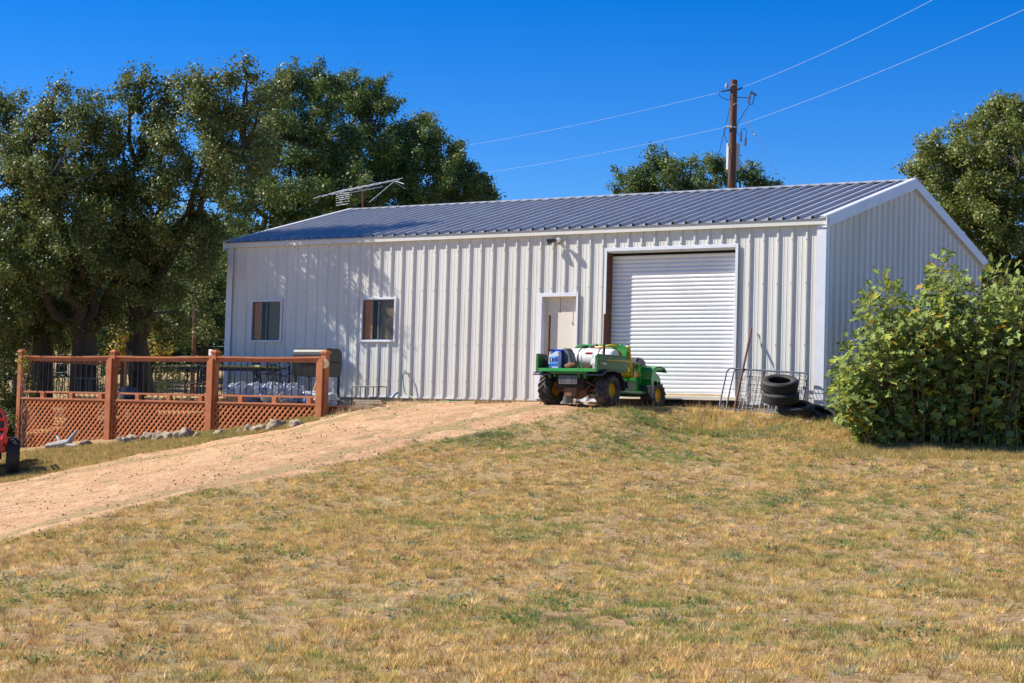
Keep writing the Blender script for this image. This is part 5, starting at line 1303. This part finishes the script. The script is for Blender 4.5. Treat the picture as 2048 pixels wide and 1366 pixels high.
# ---- fig bush
fb_ = ground_at(1870, 31.6)
fig = thing('fig_bush', tuple(fb_), 'large fig bush with big lobed leaves beside the right gable wall', 'bush')
LF = np.array([(0,0),(.10,-.03),(.30,-.22),(.42,-.34),(.50,-.36),(.47,-.26),(.40,-.13),(.52,-.17),(.74,-.27),(.84,-.26),(.80,-.15),(.66,-.08),(.80,-.06),(1.0,-.03),(1.04,0)])
LF = np.concatenate([LF, (LF[1:-1]*[1,-1])[::-1]])      # closed outline of a five lobed leaf
nL = len(LF)
g = np.random.default_rng(5)
stems = MB(); VV=[]; FF=[]; CC=[]; off = 0
def fig_height(px):   # how high the bush stands above its foot along its width
    xs = [1672,1690,1720,1760,1800,1850,1890,1925,1960,2000,2060,2140,2200]; ys = [1.5,2.2,2.75,2.95,2.6,3.0,3.45,3.0,3.0,3.15,3.1,2.9,2.4]
    return float(np.interp(px, xs, ys))
stem_list = []
for i in range(330):
    px = g.uniform(1672, 2190); t = g.uniform(30.6, 33.6)
    foot = ground_at(1930 + (px-1930)*.72 + g.uniform(-12,12), 31.2 + (t-31.2)*.5)
    h = fig_height(px) * g.uniform(.45, 1.02) * (1 if g.random() < .75 else .6)
    if px < 1700: h *= .8
    topp = at(px, 860, t=t); topp = Vector((topp.x, topp.y, foot.z + h))
    stem_list.append((foot, topp, h))
for foot, topp, h in stem_list:
    mid = foot.lerp(topp, .5) + Vector((g.uniform(-.1,.1), g.uniform(-.1,.1), .05*h)); mid.x = mid.x*.75 + foot.x*.25; mid.y = mid.y*.75+foot.y*.25
    pts = []
    for k in range(8):
        f = k/7; pts.append(foot*(1-f)**2 + mid*2*f*(1-f) + topp*f*f)
    stems.tube(pts, [.012*(1-.65*k/7) for k in range(8)], 5)
    nlv = int(16 + h*14)
    for j in range(nlv):
        f = 1 - g.random()*.95
        p = foot*(1-f)**2 + mid*2*f*(1-f) + topp*f*f
        a = g.uniform(0, 2*math.pi); hl = g.uniform(.05,.14) * (1.5 if f < .9 else 1)
        top_ = f > .93
        out = Vector((math.cos(a), math.sin(a), g.uniform(.1,.5) if not top_ else g.uniform(.6,1.6))).normalized()
        b = p + out*hl
        s = g.uniform(.13,.27) * (.75 if top_ else 1)
        droop = g.uniform(-.55,.15) if not top_ else g.uniform(.2,1.2)
        d = Vector((out.x, out.y, droop)).normalized()
        up_ = Vector((g.uniform(-.9,.5), g.uniform(-.9,.4), g.uniform(.35,1))); sd = d.cross(up_).normalized(); nn = sd.cross(d).normalized()
        P2 = LF * s; fold = np.abs(P2[:,1])*g.uniform(.05,.55); curl = -(P2[:,0]**2)*g.uniform(0,1.6)
        v = np.array(b)[None] + P2[:,:1]*np.array(d)[None] + P2[:,1:]*np.array(sd)[None] + (fold+curl)[:,None]*np.array(nn)[None]
        mid_i = []
        VV.append(v); CC.append(np.repeat((np.array((.25,.325,.085))*g.uniform(.65,1.25) if g.random() < .8 else (np.array((.42,.46,.08)) if g.random() < .75 else np.array((.42,.30,.04))))[None]*np.ones(3), nL, 0))
        # faces: fan halves from midrib
        half = (nL+1)//2  # index of tip = 14
        tipi = 14
        for k in range(1, tipi):
            FF.append((off+0, off+k, off+k+1)) if k < 7 else FF.append((off+tipi, off+k-0, off+k+1)) if k+1 < tipi else None
        FF.append((off+0, off+7, off+tipi))
        for k in range(1, tipi-1):
            i1 = nL - k; i2 = nL - k - 1
            FF.append((off+0, off+i2, off+i1)) if k < 7 else FF.append((off+tipi, off+i2, off+i1))
        FF.append((off+0, off+tipi, off+nL-7))
        off += nL
# bare grey canes on the shaded right side
for i in range(26):
    px = g.uniform(1960, 2160); foot = ground_at(px, g.uniform(30.4,31.5)); h = g.uniform(.6,1.5)
    tp = foot + Vector((g.uniform(-.25,.7), g.uniform(-.2,.4), h)); stems.tube([foot, foot.lerp(tp,.5)+Vector((g.uniform(-.06,.06),0,.05)), tp], [.010,.008,.004], 5)
stems.build('stems', M['twig'], fig)
VV = np.concatenate(VV); 
npmesh('leaves', VV - np.array(fb_)[None], np.array([f for f in FF if f]), M['fig'], np.concatenate(CC), parent=fig)

# ------------------------------------------------------------------ stones along the lattice
stl = [(135,887,.14,'small pale stone left of the bleached driftwood'),(172,889,.16,'rounded stone right of the bleached driftwood'),
 (243,882,.17,'flat pale stone at the foot of the second deck post'),(262,880,.20,'long pale stone just right of the second deck post'),
 (300,873,.22,'low broad stone in the middle of the stone row'),(318,868,.24,'tall rounded grey stone next to the row of upright stones'),(345,869,.22,'upright pointed grey stone in the stone row'),(372,868,.25,'largest upright stone left of the third deck post'),
 (395,874,.12,'small flat stone left of the third deck post'),(441,864,.14,'small square stone right of the third deck post'),(480,862,.10,'small stone half in grass below the right lattice panel'),
 (500,857,.19,'rounded pale stone below the right lattice panel'),(522,858,.18,'flat pale stone beside the rounded one, right lattice panel'),(553,852,.25,'long grey stone near the right end of the stone row'),(592,846,.18,'flat pale stone last in the row by the end post')]
for i,(px,py,r,lab) in enumerate(stl):
    t = 41.2 - (px-135)*.0087; p = ground_at(px, t - .45)
    o = blob('stone', (p.x,p.y,p.z+r*.10), (r*.95, r*.65, r*.62), M['rock'], i*2.3+1, 3, .30, 1.9); o.rotation_euler = (0,0,i*1.1)
    tag(o, lab, 'stone', 'limestone rocks laid along the lattice')
p = ground_at(128, 40.6); m1 = MB()
m1.tube([p+Vector((-.45,-.1,.03)), p+Vector((-.1,0,.09)), p+Vector((.15,.02,.14)), p+Vector((.26,.05,.30)), p+Vector((.33,.1,.42))],[.05,.08,.075,.05,.03],9)
m1.tube([p+Vector((-.1,0,.1)), p+Vector((-.2,.03,.22)), p+Vector((-.28,.04,.27))],[.06,.04,.02],8); m1.tube([p+Vector((.1,0,.08)), p+Vector((.45,-.05,.06))],[.05,.03],8)
tag(m1.build('driftwood', M['drift'], loc=tuple(p)), 'bleached forked driftwood log lying before the left lattice panel', 'log')
# rubble below the tyres
for i in range(16):
    px = rnd.uniform(1495,1625); p = ground_at(px, rnd.uniform(32.6,33.5)); r = rnd.uniform(.03,.075)
    o = blob('rubble_stone',(p.x,p.y,p.z+r*.3),(r*1.3,r,r*.7),M['rock'],i+60,3,.2,1.7)
    tag(o,'small broken stone among the rubble below the tyres','stone','small broken stones below the tyre stack')

# ------------------------------------------------------------------ grass
def blades(n_t, xy, hgt, wid, nb, seed, spreadr, colf, lean=.55):
    g = np.random.default_rng(seed); n = len(xy); x = xy[:,0]; y = xy[:,1]; z = terr(x, y)
    X = np.repeat(x, nb); Y = np.repeat(y, nb); Z = np.repeat(z, nb); H = np.repeat(hgt, nb)*(.5+.8*g.random(n*nb))
    ang = g.random(n*nb)*2*np.pi; rad = np.sqrt(g.random(n*nb))*np.repeat(spreadr, nb)
    bx = X+rad*np.cos(ang); by = Y+rad*np.sin(ang)
    a2 = ang + g.normal(size=n*nb)*.7; ln = lean*(.3+g.random(n*nb))*H
    wa = g.random(n*nb)*np.pi; wd = wid*(.6+.8*g.random(n*nb))
    b0 = np.stack([bx-np.cos(wa)*wd/2, by-np.sin(wa)*wd/2, Z-.01],1); b1 = np.stack([bx+np.cos(wa)*wd/2, by+np.sin(wa)*wd/2, Z-.01],1)
    tp = np.stack([bx+np.cos(a2)*ln, by+np.sin(a2)*ln, Z+H],1)
    V = np.stack([b0,b1,tp],1).reshape(-1,3); F = np.arange(len(V)).reshape(-1,3)
    c = colf(g, n, x, y)*(.55+.85*g.random((n,1))); c = np.repeat(c, nb, 0)*(.82+.36*g.random((n*nb,1)))
    return V, F, np.repeat(c, 3, 0)
def bankf(x, y):
    # 1 on the north bank of the mound before the vehicle, fading out over a couple of metres
    dx = x - CAM.x; dy = y - CAM.y; t = dx*_fw.x + dy*_fw.y; p = (dx*CR.x + dy*CR.y)/t*FPX + 1024
    return np.clip(1 - np.abs(t - 32.0)/2.6, 0, 1) * np.clip((p-650)/250, 0, 1) * np.clip((1720-p)/200, 0, 1)
def grasscol(g, n, x, y):
    grn = vnoise(x, y, .5, 21)*.4 + vnoise(x, y, 1.9, 22)*.3 + vnoise(x, y, 6.5, 23)*.3
    grn = grn + bankf(x, y)*.27 - .10  # greener grass on the bank, weighted up to imitate its shadowy slope
    r = g.random(n)
    straw = np.array((.70,.50,.18)); pale = np.array((.77,.60,.30)); olive = np.array((.49,.39,.11)); green = np.array((.17,.25,.065)); brown = np.array((.36,.22,.10)); sage = np.array((.27,.31,.20))
    c = np.where((r < .38)[:,None], straw, np.where((r < .52)[:,None], pale, np.where((r<.66)[:,None], brown, olive)))
    m = (grn + g.normal(size=n)*.10) > .56; c = np.where(m[:,None], np.array((.44,.39,.12)), c)
    m = (grn + g.normal(size=n)*.09) > .68; c = np.where(m[:,None], green, c)
    m = g.random(n) < .035; c = np.where(m[:,None], green, c); m = g.random(n) < .03; c = np.where(m[:,None], sage, c)
    return c
g = np.random.default_rng(9)
def scatter(n, t0, t1, px0=-560, px1=2700):
    n = int(n*(px1-px0)/2130)
    # uniform over the ground area between distances t0..t1
    t = np.sqrt(g.random(n)*(t1*t1-t0*t0)+t0*t0); px = g.uniform(px0, px1, n)
    s = (px-1024)/FPX*t
    x = CAM.x + _fw.x*t + CR.x*s; y = CAM.y + _fw.y*t + CR.y*s
    return np.stack([x,y],1), t
AV=[];AF=[];AC=[];offs=0
def addg(res):
    global offs
    V,F,C_ = res; AV.append(V); AF.append(F+offs); AC.append(C_); offs += len(V)
# compact tufts of the open field, and flat thatch between them
def open_ground(x, y, m=-.02):
    sdv = road_sd(x,y) + .5*(vnoise(x,y,1.1,5)-.5) + .35*(vnoise(x,y,3.7,6)-.5)
    return (sdv < m) & ~((x > -.1) & (x < 15.35) & (y > -.12)) & ~((x > DX0-.1) & (x < DX1+.1) & (y > DY-.05))
xy, t = scatter(88000, 10.2, 37.5); x, y = xy[:,0], xy[:,1]
dn = vnoise(x,y,.8,31)*.35+vnoise(x,y,2.6,32)*.35+vnoise(x,y,9,33)*.3
keep = (g.random(len(x)) < np.clip((dn-.34)*4.2 + bankf(x,y)*.4,.04,1)) & open_ground(x,y); xy = xy[keep]; dn = dn[keep]
hg = .020+.030*np.clip(dn-.3,0,1)+.022*g.random(len(xy))**2
addg(blades(0, xy, hg, .0075, 15, 1, .022+.035*g.random(len(xy)), grasscol, 1.0))
xy, t = scatter(90000, 10.2, 34); x, y = xy[:,0], xy[:,1]; keep = (g.random(len(x)) < .75) & open_ground(x,y,.12); xy = xy[keep]
def thatch(gg, n, x, y):
    r = gg.random((n,1)); return np.where(r < .4, np.array((.46,.34,.20)), np.where(r < .7, np.array((.60,.47,.28)), np.array((.26,.17,.10))))
addg(blades(0, xy, .007+.008*g.random(len(xy)), .005, 6, 2, .07*np.ones(len(xy)), thatch, 4.0))
xy, t = scatter(9500, 10.2, 37); x, y = xy[:,0], xy[:,1]; xy = xy[open_ground(x,y,-.2)]
addg(blades(0, xy, .035+.05*g.random(len(xy)), .006, 38, 2, .03+.035*g.random(len(xy)), grasscol, .9))
xy, t = scatter(260, 10.2, 34); x, y = xy[:,0], xy[:,1]; xy = xy[open_ground(x,y,-.2)]
addg(blades(0, xy, .10+.14*g.random(len(xy)), .004, 4, 2, .03*np.ones(len(xy)), thatch, .5))
# denser longer grass on the bank between road and deck, and left foreground edge
def band(n, pxa, pxb, ta, tb, h0, h1, nb, seed, colf=grasscol, wid=.007, cond=None, lean=.6, spr=.05):
    px = g.uniform(pxa,pxb,n); f = (px-pxa)/(pxb-pxa); tt = ta[0]+(ta[1]-ta[0])*f + g.random(n)*((tb[0]+(tb[1]-tb[0])*f)-(ta[0]+(ta[1]-ta[0])*f))
    s = (px-1024)/FPX*tt; x = CAM.x+_fw.x*tt+CR.x*s; y = CAM.y+_fw.y*tt+CR.y*s
    sdv = road_sd(x,y) + .5*(vnoise(x,y,1.1,5)-.5); k = (sdv < -.05) & ~((x > -.1)&(x < 15.35)&(y > -.03)) & ~((x > DX0-.1)&(x < DX1+.1)&(y > DY+.0))
    xy = np.stack([x,y],1)[k]; m = len(xy)
    if m: addg(blades(0, xy, h0+(h1-h0)*g.random(m), wid, nb, seed, spr*np.ones(m), colf, lean))
def fresh(g,n,x,y):
    c = grasscol(g,n,x,y); k = g.random((n,1)); return c*.55 + (np.array((.40,.34,.12))*k + np.array((.20,.22,.07))*(1-k))*.45
band(15000, -60, 640, (35.8,36.6), (41.9,37.6), .03, .085, 10, 3, fresh, .008)
band(900, -60, 60, (31.5,31.5), (34.5,34.5), .15, .55, 6, 4, fresh, .009, lean=.35)
band(170, 1230, 1560, (33.4,33.2), (35.2,34.3), .06, .22, 4, 5, grasscol, .006, lean=.4)
band(900, 1260, 1480, (32.4,32.4), (33.5,33.2), .02, .05, 10, 6, grasscol, .008)
band(1500, 1380, 1700, (32.4,31.6), (34.6,33.6), .05, .16, 8, 7, grasscol, .007)
band(3800, 1640, 2080, (29.6,29.6), (31.4,31.4), .04, .11, 9, 8, fresh, .007)
# tall stalks at the wall base and door sill
def wallgrass(n, x0, x1, y0, y1, h0, h1, seed, nb=4):
    xy = np.stack([g.uniform(x0,x1,n), g.uniform(y0,y1,n)],1); addg(blades(0,xy,h0+(h1-h0)*g.random(n),.007,nb,seed,.04*np.ones(n),lambda gg,m,x,y: np.array((.55,.43,.22))*np.ones((m,1))*(.7+.5*gg.random((m,1))),.35))
wallgrass(330,6.8,8.9,-.25,-.04,.05,.22,11); wallgrass(110,12.4,13.8,-.5,-.1,.05,.22,12); wallgrass(160,5.5,7.3,-1.6,-.9,.05,.16,13); wallgrass(120,5.6,6.8,-3.3,-2.0,.05,.2,14)
V = np.concatenate(AV); F = np.concatenate(AF); C_ = np.concatenate(AC)
gr = npmesh('dry_grass', V, F, M['grass'], C_)
tag(gr, 'short dry straw and olive grass covering the field and banks', 'grass', kind='stuff')
# leafy weeds: low green rosettes on the bank
gw0 = np.random.default_rng(5)
xy, t = scatter(3400, 12, 34); x, y = xy[:,0], xy[:,1]
gm = vnoise(x,y,.45,41)*.5+vnoise(x,y,1.5,42)*.5 + bankf(x,y)*.22
k = ((gm > .78) | (gw0.random(len(x)) < .05)) & (road_sd(x,y) < -.35) & ~((x > -.1)&(x < 15.35)&(y > -.12)) & ~((x > DX0-.1)&(x < DX1+.1)&(y > DY)); xy = xy[k]
cl = [(a,b,c+.025,rr) for (a,b),c,rr in zip(xy, terr(xy[:,0],xy[:,1]), .05+.09*g.random(len(xy)))]
VVs=[];CCs=[]
gw = np.random.default_rng(77)
for (cx,cy,cz,r) in cl:
    n = int(30+r*320); p = gw.normal(size=(n,3))*np.array([r,r,r*.35]); p[:,2] = np.abs(p[:,2]); c = p+np.array([cx,cy,cz])
    nr = gw.normal(size=(n,3))+np.array([0,0,1.2]); nr /= np.linalg.norm(nr,axis=1)[:,None]; tt = np.cross(nr,gw.normal(size=(n,3))); tt /= np.linalg.norm(tt,axis=1)[:,None]; bb = np.cross(nr,tt); s = (.012+.014*gw.random((n,1)))
    VVs.append(np.stack([c-tt*s,c+bb*s*.5,c+tt*s,c-bb*s*.5],1).reshape(-1,3))
    bc = np.array((.17,.21,.07)) if gw.random() < .6 else np.array((.26,.27,.16)); CCs.append(np.repeat(bc[None]*(.7+.6*gw.random((n,1))),4,0))
if VVs:
    V = np.concatenate(VVs); wd_ = npmesh('weeds', V, np.arange(len(V)).reshape(-1,4), M['grass'], np.concatenate(CCs)); tag(wd_, 'low grey-green weeds scattered over the bank and field', 'weeds', kind='stuff')
# loose pebbles on the road and field
VVs=[];FFs=[];o_=0
px_r = g.uniform(-60,1330,3200); 
xr = g.uniform(-12,15,52000); yr = g.uniform(-20,-.2,52000); q_ = road_sd(xr,yr); kk = (q_ > -.25) & (g.random(len(q_)) < .05 + .32*(vnoise(xr,yr,1.1,51) > .60) + .12*(np.abs(q_-.35) < .3)); xr = xr[kk]; yr = yr[kk]; zr = terr(xr,yr)+.02
xf, tf = scatter(2600,10.2,30); xr = np.concatenate([xr,xf[:,0]]); yr = np.concatenate([yr,xf[:,1]]); zr = np.concatenate([zr,terr(xf[:,0],xf[:,1])])
oct_ = np.array([(1,0,0),(0,1,0),(-1,0,0),(0,-1,0),(0,0,.8),(0,0,-.8)],float); of = np.array([(0,1,4),(1,2,4),(2,3,4),(3,0,4),(1,0,5),(2,1,5),(3,2,5),(0,3,5)])
n = len(xr); s = (.006+.019*g.random(n)**3)[:,None,None]*(1+.4*g.normal(size=(n,6,1))*.5); a = g.random(n)*6.28
rot = np.stack([np.stack([np.cos(a),-np.sin(a),0*a],1),np.stack([np.sin(a),np.cos(a),0*a],1),np.stack([0*a,0*a,1+0*a],1)],1)
V = (oct_[None]*s); V = np.einsum('nij,nkj->nki',rot,V)+np.stack([xr,yr,zr],1)[:,None]
F = (of[None]+np.arange(n)[:,None,None]*6).reshape(-1,3)
isr = (np.arange(n) < len(kk[kk]))[:,None]; cc = np.where(isr, np.where(g.random((n,1)) < .3, np.array((.62,.48,.34)), np.array((.42,.25,.14))), np.where(g.random((n,1)) < .35, np.array((.45,.37,.28)), np.array((.26,.18,.11))))*(.7+.6*g.random((n,1)))
pb = npmesh('gravel', V.reshape(-1,3), F, leafmat('pebble', 0.0, .9, .2), np.repeat(cc,6,0)); tag(pb, 'loose pebbles scattered over the dirt road and field', 'gravel', kind='stuff')
